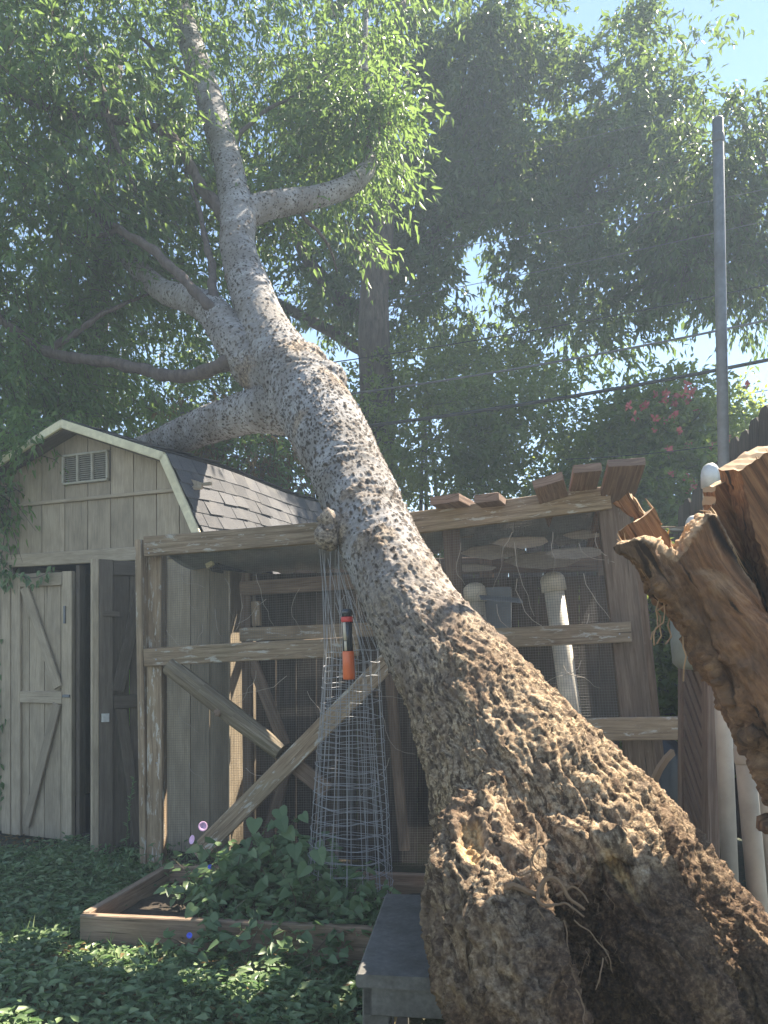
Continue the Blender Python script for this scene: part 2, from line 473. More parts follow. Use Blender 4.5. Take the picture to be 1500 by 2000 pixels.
def log_mat():
    m, nt, bs, _ = new_mat('torn_wood')
    tc = N(nt, 'ShaderNodeTexCoord').outputs['Object']
    gqv = N(nt, 'ShaderNodeAttribute', attribute_name='gq').outputs['Vector']
    g = noise(nt, mapping(nt, gqv, (3.5, 70, 50)), 1.0, 7, .7, .5); b = noise(nt, mapping(nt, gqv, (28, 60, 50)), 1.0, 8, .75, .3)
    ck = noise(nt, mapping(nt, gqv, (2.2, 26, 20)), 1.0, 3, .5, .4); big = noise(nt, tc, 7, 4, .6)
    A = lambda n: N(nt, 'ShaderNodeAttribute', attribute_name=n).outputs['Fac']
    c = ramp(nt, g, [(.30, (.06, .03, .016)), (.46, (.24, .11, .05)), (.62, (.39, .195, .09)), (.78, (.50, .29, .15))])
    c2 = ramp(nt, b, [(.32, (.04, .024, .015)), (.47, (.15, .085, .048)), (.58, (.26, .155, .085)), (.75, (.40, .27, .16))])
    c = mixc(nt, A('rot'), c, c2)
    c = mixc(nt, ramp(nt, ck, [(.33, 1.0), (.365, 0.0)]), c, (.03, .017, .010))
    c = mixc(nt, ramp(nt, big, [(.45, 0.0), (.65, .55)]), c, (.12, .08, .055))
    c = mixc(nt, A('cut'), c, ramp(nt, g, [(.3, (.38, .24, .13)), (.6, (.62, .44, .27))]))
    c = mixc(nt, A('char'), c, (.018, .014, .013))
    nt.links.new(c, bs.inputs['Base Color']); bs.inputs['Roughness'].default_value = .85
    bs.inputs['Specular IOR Level'].default_value = .2
    bump(nt, bs, mixc(nt, .5, g, mixc(nt, .5, b, ramp(nt, ck, [(.34, 0.0), (.42, 1.0)]))), 1.0, .03); return m
M['log'] = log_mat()
M['cutwood'] = wood('cut_face', (.30, .19, .10), (.48, .33, .20), (.62, .47, .32))

def far_bark(name, a, b):
    m, nt, bs, _ = new_mat(name)
    tc = N(nt, 'ShaderNodeTexCoord').outputs['Object']
    g = noise(nt, mapping(nt, tc, (26, 26, 5)), 1.0, 6, .7)
    nt.links.new(ramp(nt, g, [(.3, a), (.7, b)]), bs.inputs['Base Color'])
    bs.inputs['Roughness'].default_value = .95; bump(nt, bs, g, 1.0, .03); return m
M['bark_far'] = far_bark('bark_big_tree', (.05, .037, .03), (.16, .125, .105))
M['branch'] = far_bark('bark_branch', (.07, .052, .045), (.16, .125, .11))

def ground_mat():
    m, nt, bs, _ = new_mat('ground_soil')
    tc = N(nt, 'ShaderNodeTexCoord').outputs['Object']
    a = noise(nt, tc, 2.2, 6, .65); b = noise(nt, tc, 45, 5, .7)
    c = ramp(nt, b, [(.3, (.035, .028, .018)), (.55, (.075, .062, .04)), (.75, (.15, .125, .085))])
    c = mixc(nt, ramp(nt, a, [(.4, 0.0), (.6, .8)]), c, (.035, .055, .02))
    nt.links.new(c, bs.inputs['Base Color']); bs.inputs['Roughness'].default_value = .95
    bump(nt, bs, b, .9, .02); return m
M['ground'] = ground_mat()

# ------------------------------------------------------------------ foliage
def leaf_mesh(name, pos, dr, nr, L, Wd, tint, mat, parent=None, loc=(0, 0, 0), fine=True, cup=.25, heart=False):
    n = len(pos)
    dr = dr / (np.linalg.norm(dr, axis=1)[:, None] + 1e-9)
    nr = nr - dr * np.sum(nr * dr, axis=1)[:, None]
    nr = nr / (np.linalg.norm(nr, axis=1)[:, None] + 1e-9)
    sd = np.cross(dr, nr)
    L = L[:, None]; Wd = Wd[:, None]
    droop = -nr * L * .10
    if fine:
        a, b, wa, wb = (.06, .5, .9, .8) if heart else (.28, .62, .92, .62)
        pts = [pos,
               pos + dr * L * a + sd * Wd * .5 * wa - nr * Wd * cup * -1,
               pos + dr * L * b + sd * Wd * .5 * wb + nr * Wd * cup * .8 + droop * .4,
               pos + dr * L + droop,
               pos + dr * L * b - sd * Wd * .5 * wb + nr * Wd * cup * .8 + droop * .4,
               pos + dr * L * a - sd * Wd * .5 * wa + nr * Wd * cup]
        k = 6; faces = np.array([[0, 1, 2, 3], [0, 3, 4, 5]])
    else:
        pts = [pos, pos + dr * L * .42 + sd * Wd * .5 + nr * Wd * cup, pos + dr * L + droop, pos + dr * L * .42 - sd * Wd * .5 + nr * Wd * cup]
        k = 4; faces = np.array([[0, 1, 2], [0, 2, 3]])
    V = np.stack(pts, 1).reshape(-1, 3)
    base = root_loc(parent) if parent is not None else np.array(loc, float)
    V = V - base
    fl = (np.arange(n)[:, None, None] * k + faces[None]).reshape(-1)
    nf = n * len(faces); fs = faces.shape[1]
    me = bpy.data.meshes.new(name)
    me.vertices.add(len(V)); me.vertices.foreach_set('co', V.astype(np.float32).ravel())
    me.loops.add(len(fl)); me.loops.foreach_set('vertex_index', fl.astype(np.int32))
    me.polygons.add(nf)
    me.polygons.foreach_set('loop_start', (np.arange(nf) * fs).astype(np.int32))
    me.update(calc_edges=True)
    at = me.attributes.new('tint', 'FLOAT', 'POINT')
    at.data.foreach_set('value', np.repeat(tint, k).astype(np.float32))
    me.materials.append(mat)
    o = bpy.data.objects.new(name, me); COL.objects.link(o)
    if parent is not None: o.parent = parent
    else: o.location = tuple(base)
    return o

def rnd_dir(n):
    v = rng.normal(size=(n, 3)); return v / np.linalg.norm(v, axis=1)[:, None]

def sprays(blobs, per, spray_len, leaf_l, leaf_w, droop=.5, shell=.35, spread=.08, thr=-.12):
    """leafy twigs spread through ellipsoids; returns leaf arrays and twig ends"""
    P = []; D = []; Nn = []; T = []; LL = []; TW = []
    for (px, py, Y, rx, ry, rY, cnt) in blobs:
        c = W(px, py, Y); rad = np.array([rx / F * Y, rY, ry / F * Y])
        u = rnd_dir(cnt) * (rng.random(cnt) ** shell)[:, None]
        # break the ellipsoid up into clumps with holes
        q = c + u * rad
        keep = fbm(q * 1.7, 3, 5) + (.25 if thr < -.1 else .10) * rng.normal(size=cnt) > thr
        q = q[keep]; u = u[keep]; m = len(q)
        out = u + rnd_dir(m) * .7; out[:, 2] *= .5; out /= np.linalg.norm(out, axis=1)[:, None]
        tone = .5 + .28 * rng.normal(size=m) * .6 + .25 * vnoise(q * 1.1, 9)
        sl = spray_len * (.6 + .8 * rng.random(m))
        for k in range(per):
            t = (k + .5) / per
            dirn = out + np.array([0, 0, -1.0]) * droop * t
            pos = q + out * (sl * t)[:, None] + np.array([0, 0, -1.0]) * (droop * t * t * sl * .6)[:, None] + rng.normal(size=(m, 3)) * spread * .35
            ld = out * .55 + rnd_dir(m) * .75 + np.array([0, 0, -1.0]) * (droop * 1.3)
            nn = rnd_dir(m) * .8 + np.array([0, 0, 1.0]) * .8
            P.append(pos); D.append(ld); Nn.append(nn)
            T.append(np.clip(tone + .12 * rng.normal(size=m), 0, 1)); LL.append(.65 + .6 * rng.random(m))
        TW.append(np.stack([q - out * .1, q + out * sl[:, None] * .5 - np.array([0, 0, 1]) * (droop * .15 * sl)[:, None],
                            q + out * sl[:, None] - np.array([0, 0, 1]) * (droop * .6 * sl)[:, None]], 1))
    P = np.vstack(P); D = np.vstack(D); Nn = np.vstack(Nn); T = np.concatenate(T); LL = np.concatenate(LL)
    return P, D, Nn, leaf_l * LL, leaf_w * LL * (.8 + .4 * rng.random(len(LL))), T, np.vstack(TW)

def twig_mesh(name, TW, r, mat, parent):
    """three-sided twigs, vectorised"""
    m = len(TW); a = nrm(np.array([.3, .5, .8]))
    vs = []
    for i in range(3):
        for k in range(3):
            th = 2 * math.pi * k / 3
            off = np.array([math.cos(th), math.sin(th) * .5, math.sin(th)]) * r * (1 - .35 * i)
            vs.append(TW[:, i] + off)
    V = np.stack(vs, 1).reshape(-1, 3) - root_loc(parent)
    fc = []
    for i in range(2):
        for k in range(3):
            j = (k + 1) % 3; fc.append([i * 3 + k, i * 3 + j, (i + 1) * 3 + j, (i + 1) * 3 + k])
    fl = (np.arange(m)[:, None, None] * 9 + np.array(fc)[None]).reshape(-1)
    nf = m * 6
    me = bpy.data.meshes.new(name)
    me.vertices.add(len(V)); me.vertices.foreach_set('co', V.astype(np.float32).ravel())
    me.loops.add(len(fl)); me.loops.foreach_set('vertex_index', fl.astype(np.int32))
    me.polygons.add(nf); me.polygons.foreach_set('loop_start', (np.arange(nf) * 4).astype(np.int32))
    me.update(calc_edges=True); me.materials.append(mat)
    o = bpy.data.objects.new(name, me); COL.objects.link(o); o.parent = parent
    o['kind'] = 'stuff'
    return o

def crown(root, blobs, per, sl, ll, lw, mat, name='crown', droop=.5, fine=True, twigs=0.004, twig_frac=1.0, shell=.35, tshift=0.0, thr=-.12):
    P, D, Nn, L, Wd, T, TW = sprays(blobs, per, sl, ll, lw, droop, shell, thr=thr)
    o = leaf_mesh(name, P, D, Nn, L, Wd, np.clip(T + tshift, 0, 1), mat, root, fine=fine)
    o['kind'] = 'stuff'
    if twigs: twig_mesh('twigs', TW[rng.random(len(TW)) < twig_frac], twigs, M['branch'], root)
    return o

# ------------------------------------------------------------------ ground
def make_ground():
    xs = np.concatenate([[-80, -40, -20], np.linspace(-8, 8, 81), [20, 40, 80]])
    ys = np.concatenate([[-80, -20], np.linspace(-2, 14, 81), [20, 40, 60, 80]])
    X, Y = np.meshgrid(xs, ys)
    P = np.stack([X.ravel(), Y.ravel(), np.zeros(X.size)], 1)
    z = .02 * fbm(P * .9, 3, 3) - .012
    V = P.copy(); V[:, 2] = z
    n = len(xs); fs = [[j * n + i, j * n + i + 1, (j + 1) * n + i + 1, (j + 1) * n + i] for j in range(len(ys) - 1) for i in range(n - 1)]
    mb = MB(); mb.add(V, fs); o = mb.build('ground', M['ground'], smooth=True); o['kind'] = 'structure'
make_ground()
def make_haze():  # haze volume added to stand in for a lens glare veil
    mb = MB(); x0, x1, y0, y1, z0, z1 = -84, 84, -84, 84, -1.1, 16.5
    mb.add([(x0, y0, z0), (x1, y0, z0), (x1, y1, z0), (x0, y1, z0), (x0, y0, z1), (x1, y0, z1), (x1, y1, z1), (x0, y1, z1)],
           [[3, 2, 1, 0], [4, 5, 6, 7], [0, 1, 5, 4], [1, 2, 6, 5], [2, 3, 7, 6], [3, 0, 4, 7]])
    m = bpy.data.materials.new('haze'); m.use_nodes = True; nt = m.node_tree
    for n in list(nt.nodes): nt.nodes.remove(n)
    out = N(nt, 'ShaderNodeOutputMaterial'); v = N(nt, 'ShaderNodeVolumePrincipled')
    v.inputs['Color'].default_value = (.66, .82, 1.0, 1); v.inputs['Density'].default_value = HAZE; v.inputs['Anisotropy'].default_value = .15
    nt.links.new(v.outputs[0], out.inputs['Volume'])
    o = mb.build('haze', m); o['kind'] = 'stuff'
make_haze()

# ------------------------------------------------------------------ shed
A0 = np.array([-2.12, 5.30, 0.0]); U = np.array([math.cos(R(22)), -math.sin(R(22)), 0]); Vv = np.array([math.sin(R(22)), math.cos(R(22)), 0])
def S(t, z, s=0.0):      # t along the front to the right, s backwards
    return A0 + U * t + Vv * s + np.array([0, 0, z])
def t_of(px):
    k = (px - 750) / F
    return (k * A0[1] - A0[0]) / (U[0] - k * U[1])
def z_of(t, py):
    return EYE + (HOR - py) / F * (A0[1] + U[1] * t)
def roofz(t):
    a = abs(t)
    return 2.86 - .36 * a if a < .83 else 2.56 - 1.97 * (a - .83)
def make_shed():
    sh = thing('shed', 'tan painted garden shed with gambrel roof, gable vent and double doors standing open', 'shed', A0)
    zh0, zh1 = 1.93, 2.02          # header
    ztrim = 2.36
    gx = [t_of(37 + 44.8 * k) for k in range(-4, 10)]
    gx = [g for g in gx if -1.1 < g < 1.1]
    gx = [-1.10] + gx + [1.10]
    gap = .0035
    def plank(a, b, z0, z1, clip):
        a += gap; b -= gap
        if b - a < .02: return
        ts = [a] + [q for q in (-.83, 0, .83) if a < q < b] + [b]
        top = [(t, min(z1, roofz(t) - .035) if clip else z1) for t in ts]
        if min(z for _, z in top) < z0 + .02: top = [(t, max(z, z0 + .02)) for t, z in top]
        poly = [S(a, z0), S(b, z0)] + [S(t, z) for t, z in reversed(top)]
        prism_poly(MB(), poly, Vv * .014).build('plank', M['shed'], sh)
    vl, vr = t_of(127), t_of(213); vz0, vz1 = z_of(.2, 938), z_of(.2, 885)
    for a, b in zip(gx[:-1], gx[1:]):
        plank(a, b, zh1 + .002, ztrim, True)
        mid = (a + b) / 2
        if vl - .02 < mid < vr + .02:
            plank(a, b, ztrim + .025, vz0 - .012, True); plank(a, b, vz1 + .012, 9, True)
        else: plank(a, b, ztrim + .025, 9, True)
    # sheathing behind the planks, set back
    back = MB()
    poly = [S(-1.1, 1.95, .016), S(1.1, 1.95, .016), S(1.1, roofz(1.1) - .03, .016), S(.83, roofz(.83) - .03, .016), S(0, roofz(0) - .03, .016), S(-.83, roofz(.83) - .03, .016), S(-1.1, roofz(1.1) - .03, .016)]
    prism_poly(back, poly, Vv * .03)
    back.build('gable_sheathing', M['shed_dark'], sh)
    board('trim_strip', S(-1.1, ztrim + .012, -.012), S(1.04, ztrim + .012, -.012), (0, 0, 1), .024, .018, M['shed'], sh)
    board('header', S(-1.1, (zh0 + zh1) / 2, -.012), S(1.1, (zh0 + zh1) / 2, -.012), (0, 0, 1), zh1 - zh0, .028, M['shed'], sh)
    # gable vent
    v = board('vent_frame', S(vl, vz0 - .004, -.014), S(vr, vz0 - .004, -.014), (0, 0, 1), .016, .02, M['vent'], sh)
    board('vent_frame', S(vl, vz1 + .004, -.014), S(vr, vz1 + .004, -.014), (0, 0, 1), .016, .02, M['vent'], sh)
    w3 = (vr - vl) / 3
    for k in range(4):
        board('vent_frame', S(vl + k * w3, vz0 + .004, -.016), S(vl + k * w3, vz1 - .004, -.016), U, .018, .022, M['vent'], sh)
    for k in range(3):
        mb = MB(); nl = 13
        for i in range(nl):
            z = vz0 + (vz1 - vz0) * (i + .5) / nl
            a = vl + k * w3 + .012; b = vl + (k + 1) * w3 - .012
            prism_poly(mb, [S(a, z - .006, -.014), S(b, z - .006, -.014), S(b, z + .006, .004), S(a, z + .006, .004)], np.array([0, 0, .002]))
        mb.build('louvre', M['vent'], sh)
    # lower front: wall pieces beside the doorway
    for a, b in ((-1.10, -.95), (-.945, -.80), (-.795, t_of(8) - .004)):
        prism_poly(MB(), [S(a, .03), S(b, .03), S(b, zh0 - .002), S(a, zh0 - .002)], Vv * .014).build('plank', M['shed'], sh)
    dR = .755
    xs = [dR, t_of(372), t_of(410), t_of(447), 1.10]
    for a, b in zip(xs[:-1], xs[1:]):
        prism_poly(MB(), [S(a + gap, .03), S(b - gap, .03), S(b - gap, zh0 - .002), S(a + gap, zh0 - .002)], Vv * .014).build('plank', M['shed'], sh)
    # side, back walls and floor
    H = roofz(1.1) - .03
    def wall(p, q, h): prism_poly(MB(), [p, q, q + np.array([0, 0, h]), p + np.array([0, 0, h])], np.cross(nrm(q - p), (0, 0, 1)) * .02).build('side_wall', M['shed'], sh)
    dep = 2.5
    wall(S(1.09, .03, .05), S(1.09, .03, dep), H); wall(S(-1.09, .03, dep), S(-1.09, .03, .05), H)
    wall(S(1.07, .03, dep), S(-1.07, .03, dep), 2.0)
    prism_poly(MB(), [S(-1.06, 2.03, dep), S(1.06, 2.03, dep), S(.83, 2.5, dep), S(0, 2.8, dep), S(-.83, 2.5, dep)], -Vv * .02).build('side_wall', M['shed'], sh)
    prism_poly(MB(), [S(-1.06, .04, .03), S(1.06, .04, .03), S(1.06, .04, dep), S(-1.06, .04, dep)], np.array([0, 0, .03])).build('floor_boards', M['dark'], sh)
    # doors
    def leaf(O, ux, w, h, mirror, dk):
        """O hinge-side or free-side bottom corner, ux across"""
        fr = np.cross(ux, np.array([0, 0, 1.0]));      # towards the viewer
        mt = M['shed_dark'] if dk else M['shed']  # dark copy puts the shade into the open leaf's colour
        d = thing('door', None, None, (0, 0, 0)); d.parent = sh; d.location = tuple(O - A0)
        Q = lambda x, z, f=0: O + ux * (x if not mirror else w - x) + np.array([0, 0, z]) + fr * f
        sw = .085
        cuts = [0, .27 * w, .52 * w, .79 * w, w]
        for a, b in zip(cuts[:-1], cuts[1:]):
            prism_poly(MB(), [Q(a + .003, 0), Q(b - .003, 0), Q(b - .003, h), Q(a + .003, h)], fr * -.014).build('plank', mt, d)
        e = .012
        board('stile', Q(sw / 2, 0, e), Q(sw / 2, h, e), ux, sw, .022, mt, d)
        board('stile', Q(w - sw / 2, -.01, e), Q(w - sw / 2, h, e), ux, sw, .022, mt, d)
        board('rail', Q(sw, h - .05, e), Q(w - sw - .003, h - .05, e), (0, 0, 1), .09, .021, mt, d)
        board('rail', Q(sw, h * .53, e), Q(w - sw - .003, h * .53, e), (0, 0, 1), .085, .021, mt, d)
        board('diagonal_brace', Q(sw + .04, h - .105, e + .004), Q(w - sw - .03, h * .53 + .07, e + .012), ux, .075, .02, mt, d, ragged=.012)
        board('diagonal_brace', Q(w - sw - .05, h * .53 - .05, e + .004), Q(sw + .06, .08, e + .010), ux, .07, .02, mt, d, ragged=.012)
        return d, Q
    tl0 = t_of(29); tl1 = t_of(147)
    d1, Q1 = leaf(S(tl0, .02, -.012), U, tl1 - tl0, 1.86, False, False)
    board('door_jamb', S(t_of(17), .02, -.012), S(t_of(17), 1.93, -.012), U, .085, .03, M['shed'], sh)
    board('bolt', Q1(tl1 - tl0 - .07, 1.0, .03), Q1(tl1 - tl0 - .01, 1.0, .03), (0, 0, 1), .02, .012, M['steel'], d1)
    board('bolt', Q1(tl1 - tl0 - .055, 1.62, .03), Q1(tl1 - tl0 - .055, 1.50, .03), U, .016, .012, M['steel'], d1)
    d1['label'] = 'left door leaf with two diagonal braces hanging loose'
    # inner edge of the left leaf and dark jamb
    board('door_jamb', S(tl1 + .020, .02, .03), S(tl1 + .020, 1.92, .03), U, .034, .06, M['shed_dark'], sh)
    Fe = np.array([-1.785, 4.80, .0]); Hn = S(dR - .02, .0, -.02); ux = nrm((Hn - Fe) * np.array([1, 1, 0])); w = np.linalg.norm((Hn - Fe)[:2])
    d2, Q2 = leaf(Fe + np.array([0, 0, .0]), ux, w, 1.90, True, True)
    d2['label'] = 'right door leaf swung open, shade painted into its dark colour'
    e = Fe - ux * .022
    board('edge_board', e + np.array([0, 0, -.02]), e + np.array([0, 0, 1.9]), ux, .042, .05, M['shed'], d2)
    lb = Fe + ux * .035 + np.cross(ux, (0, 0, 1)) * .035 + np.array([0, 0, .885])
    board('lock_box', lb, lb + np.array([0, 0, .052]), ux, .046, .02, M['cap'], d2)
    lb2 = Fe + ux * .02 + np.cross(ux, (0, 0, 1)) * .032 + np.array([0, 0, 1.56])
    board('latch_bar', lb2, lb2 + ux * .10, (0, 0, 1), .032, .012, M['shed_dark'], d2)
    # fascia
    for a, b in ((0, .83), (.83, 1.19), (-.83, 0), (-1.19, -.83)):
        pa, pb = S(a, roofz(a) + .0, -.135), S(b, roofz(b) + .0, -.135)
        d = nrm(pb - pa)
        board('fascia', pa - d * .004, pb + d * .004, np.cross(d, Vv), .055, .022, M['fascia'], sh, rings=2)
        # soffit underneath
        pa2, pb2 = S(a, roofz(a) - .03, -.06), S(b, roofz(b) - .03, -.06)
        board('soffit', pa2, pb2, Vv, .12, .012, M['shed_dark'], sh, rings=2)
    # roof decks (sagging upwards to the rear)
    rise = lambda s: .035 * max(s, 0) + .015 * math.sin(s * 3.1)
    for a, b in ((0, .83), (.83, 1.20), (-.83, 0), (-1.20, -.83)):
        mb = MB(); n = 9
        for k in range(n):
            s0, s1 = -.12 + 2.72 * k / n, -.12 + 2.72 * (k + 1) / n
            q = [S(a, roofz(a) + .022 + rise(s0), s0), S(b, roofz(b) + .022 + rise(s0), s0), S(b, roofz(b) + .022 + rise(s1), s1), S(a, roofz(a) + .022 + rise(s1), s1)]
            prism_poly(mb, q, np.array([0, 0, .012]))
        mb.build('roof_deck', M['shingle'], sh)
    # shingle tabs
    def tabs(a, b, rows, flip=1):
        pa, pb = np.array([a, roofz(a)]), np.array([b, roofz(b)]); L = np.linalg.norm(pb - pa); d = (pb - pa) / L
        nn = np.array([-d[1], d[0]]) if d[0] > 0 else np.array([d[1], -d[0]])
        nn = nn * (1 if nn[1] > 0 else -1)
        hh = L / rows; tw = .158
        for r in range(rows):
            x0 = (r % 2) * tw / 2 - tw / 2; k = 0
            while x0 + k * tw < 2.60:
                s0 = max(-.135, x0 + k * tw - .12 + .003); s1 = min(2.62, x0 + (k + 1) * tw - .12 - .003); k += 1
                if s1 - s0 < .03: continue
                up = pa + d * (hh * r - .01); dn = pa + d * (hh * (r + 1) + random.uniform(-.004, .006))
                lift = random.choice([0, .001, .002, .004, .009])
                A = up + nn * .038; B = dn + nn * (.041 + lift)
                P = lambda q, s: S(q[0], q[1] + rise(s), s)
                mb = MB()
                prism_poly(mb, [P(A, s0), P(B, s0 + random.uniform(-.002, .002)), P(B + nn * random.uniform(0, .006), s1), P(A, s1)], (U * nn[0] + np.array([0, 0, nn[1]])) * .0045)
                mb.build('shingle', M['shingle'], sh)
    tabs(.83, 1.21, 8); tabs(0, .83, 8)
    # ridge cap strip along the break, curling
    for k in range(9):
        s0 = -.13 + k * .30; s1 = s0 + .305
        if s0 > 2.4: break
        z0 = roofz(.83) + .055
        P = [S(.74, roofz(.74) + .052 + rise(s0), s0), S(.845, z0 + rise(s0) + .002, s0), S(.845, z0 + rise(s1) + random.uniform(.0, .02), s1), S(.74, roofz(.74) + .05 + rise(s1), s1)]
        prism_poly(MB(), P, np.array([.004, 0, .006])).build('shingle', M['shingle'], sh)
    # lime shelving inside
    g = thing('shelf_unit', 'lime green plastic shelves inside the shed, seen through the gap between the doors', 'shelf', S(.25, .07, .5))
    for z in (.25, .92, 1.05, 1.5):
        board('shelf', S(.0, z, .35), S(.62, z, .42), Vv, .30, .035, M['lime'], g)
    for (a, b) in ((.03, .24), (.6, .24), (.03, .5), (.6, .5)):
        board('leg', S(a, .07, b), S(a, 1.55, b), U, .03, .03, M['lime'], g)
    return sh
shed = make_shed()

# ------------------------------------------------------------------ coop
CL = np.array([-1.42, 4.50, 0.0]); CR = np.array([1.22, 4.02, 0.0])
CU = nrm(CR - CL); CV = np.array([-CU[1], CU[0], 0]); 
def Cpt(px, py, off=0.0):
    """point on the coop's front plane (off metres behind it) at this place in the frame"""
    k = (px - 750) / F
    o = CL + CV * off
    t = (k * o[1] - o[0]) / (CU[0] - k * CU[1])
    p = o + CU * t
    return np.array([p[0], p[1], EYE + (HOR - py) / F * p[1]])
def make_coop():
    co = thing('chicken_coop', 'weathered timber and wire mesh coop under the leaning trunk, its roof rafters showing', 'coop', (0, 4.3, 0))
    Zv = np.array([0, 0, 1.0]); 
    def B(name, a, b, w, t=.04, off=0.0, mat='coop', side=None, **k):
        p, q = Cpt(*a, off), Cpt(*b, off)
        sd = side if side is not None else np.cross(nrm(q - p), CV)
        return board(name, p, q, sd, w, t, M[mat], co, warp=.003, **k)
    # front left
    B('post', (277, 1056), (287, 1708), .040, .10, -.02)
    B('post', (308, 1082), (307, 1712), .085, .085, .045)
    B('post', (303, 1298), (303, 1700), .095, .03, -.038)
    B('beam', (284, 1068), (668, 1037), .115, .04, -.06)
    B('beam', (284, 1284), (700, 1262), .105, .04, -.06)
    # right half, tilted down by the blow
    B('beam', (800, 1023), (1192, 972), .118, .04, -.06, 'coop')
    B('beam', (930, 1248), (1232, 1234), .105, .04, -.07, 'coop')
    B('beam', (1085, 1425), (1337, 1422), .115, .045, -.13, 'coop')
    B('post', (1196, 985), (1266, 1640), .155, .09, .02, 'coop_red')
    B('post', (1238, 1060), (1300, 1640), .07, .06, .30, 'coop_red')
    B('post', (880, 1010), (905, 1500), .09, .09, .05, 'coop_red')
    # X braces
    tA, tB = Cpt(330, 1300, -.07), Cpt(548, 1468, -.07)
    o = add_tube(MB(), [tA, tA * .7 + tB * .3, tA * .4 + tB * .6, tB], [.052, .055, .057, .05], 10).build('round_brace', M['round'], co, smooth=False)
    kn = Cpt(425, 1392, -.12)
    add_lathe(MB(), kn - CV * -.0, -CV, [(.022, -.02), (.021, .008), (.012, .012), (0, .010)], 10).build('knot', M['coop_red'], co)
    B('diagonal_brace', (385, 1668), (760, 1290), .105, .04, -.085, ragged=.006)
    B('diagonal_brace', (556, 1478), (640, 1545), .09, .035, -.045, 'coop_red')
    # inner partition frame behind the mesh
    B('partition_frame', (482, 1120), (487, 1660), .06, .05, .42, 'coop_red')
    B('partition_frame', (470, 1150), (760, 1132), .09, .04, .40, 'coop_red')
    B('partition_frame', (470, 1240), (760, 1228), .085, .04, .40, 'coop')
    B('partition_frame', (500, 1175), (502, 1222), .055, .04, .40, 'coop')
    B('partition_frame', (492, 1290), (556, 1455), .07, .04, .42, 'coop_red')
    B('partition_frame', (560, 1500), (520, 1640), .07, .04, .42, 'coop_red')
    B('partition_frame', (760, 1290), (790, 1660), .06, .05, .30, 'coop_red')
    x = 500  # dark boards added to paint the shade inside the coop
    while x < 1190:
        a, b = Cpt(x, 1100, .52 if x < 800 else 1.0), Cpt(x + 38, 1100, .52 if x < 800 else 1.0)
        prism_poly(MB(), [np.array([a[0], a[1], .02]), np.array([b[0], b[1], .02]), np.array([b[0], b[1], 1.82]), np.array([a[0], a[1], 1.82])], CV * .012).build('shade_board', M['fence'], co); x += 39.5
    # rear frame and side rails
    for px in (330, 640, 950, 1180):
        a = Cpt(px, 1050, 1.15); a[2] = 1.98; b = a.copy(); b[2] = 0
        board('post', a, b, CU, .09, .09, M['coop_red'], co)
    a = Cpt(320, 1050, 1.15); b = Cpt(1200, 1050, 1.15); a[2] = b[2] = 1.92
    board('beam', a, b, Zv, .11, .04, M['coop_red'], co)
    a = a.copy(); b = b.copy(); a[2] = b[2] = 1.0
    board('beam', a, b, Zv, .11, .04, M['coop_red'], co)
    # rafters reaching towards the viewer and back
    for (x0, y0, x1, y1, w, tilt) in ((868, 975, 905, 990, .16, .00), (950, 972, 975, 985, .13, 0), (1070, 938, 1085, 985, .15, .12), (1147, 914, 1135, 968, .135, .18), (1224, 903, 1200, 985, .175, .20)):
        p = Cpt(x0, y0, -.32 if tilt else -.22); q = Cpt(x1, y1, .05)
        d = nrm(q - p); q2 = p + d * (1.35 if not tilt else .9)
        q2[2] = min(q2[2], p[2] + .0)
        sd = CU + np.array([0, 0, .25 if x0 == 1070 else .05])
        board('rafter', p, q2, sd, w, .042, M['rafter'], co, ragged=.004)
    # mesh sheets
    def sheet(corners, name='wire_mesh', sp=.0135, r=.00055, wob=.004, skip=0.0):
        a, b, c, d = [np.asarray(v, float) for v in corners]      # a,b bottom; d,c top
        nu = int(np.linalg.norm(b - a) / sp); nv = int(np.linalg.norm(d - a) / sp); mb = MB()
        nn = nrm(np.cross(b - a, d - a))
        P = lambda u, v: (a * (1 - u) + b * u) * (1 - v) + (d * (1 - u) + c * u) * v + nn * wob * (math.sin(u * 17 + v * 9) + math.sin(v * 23 - u * 5))
        for i in range(nu + 1):
            u = i / nu
            add_tube(mb, [P(u, v) for v in (0, .25, .5, .75, 1)], r, 3, False)
        for j in range(nv + 1):
            v = j / nv
            add_tube(mb, [P(u, v) for u in (0, .2, .4, .6, .8, 1)], r, 3, False)
        return mb.build(name, M['mesh'], co)
    sheet([Cpt(312, 1284, -.0), Cpt(790, 1262, -.0), Cpt(790, 1035, -.0), Cpt(312, 1075, -.0)])
    sheet([Cpt(312, 1690, .0), Cpt(845, 1690, .0), Cpt(845, 1262, .0), Cpt(312, 1284, .0)], sp=.0138)
    sheet([Cpt(800, 1430, .0), Cpt(1225, 1430, .0), Cpt(1180, 990, .0), Cpt(800, 1030, .0)], sp=.0138, r=.0007)
    sheet([Cpt(1050, 1640, .03), Cpt(1240, 1640, .03), Cpt(1225, 1430, .03), Cpt(1050, 1430, .03)], sp=.026)
    # far mesh wall
    a = Cpt(320, 1690, 1.1); b = Cpt(1200, 1690, 1.1); a[2] = b[2] = .02; c = b.copy(); d = a.copy(); c[2] = d[2] = 1.9
    sheet([a, b, c, d], sp=.026, r=.0007)
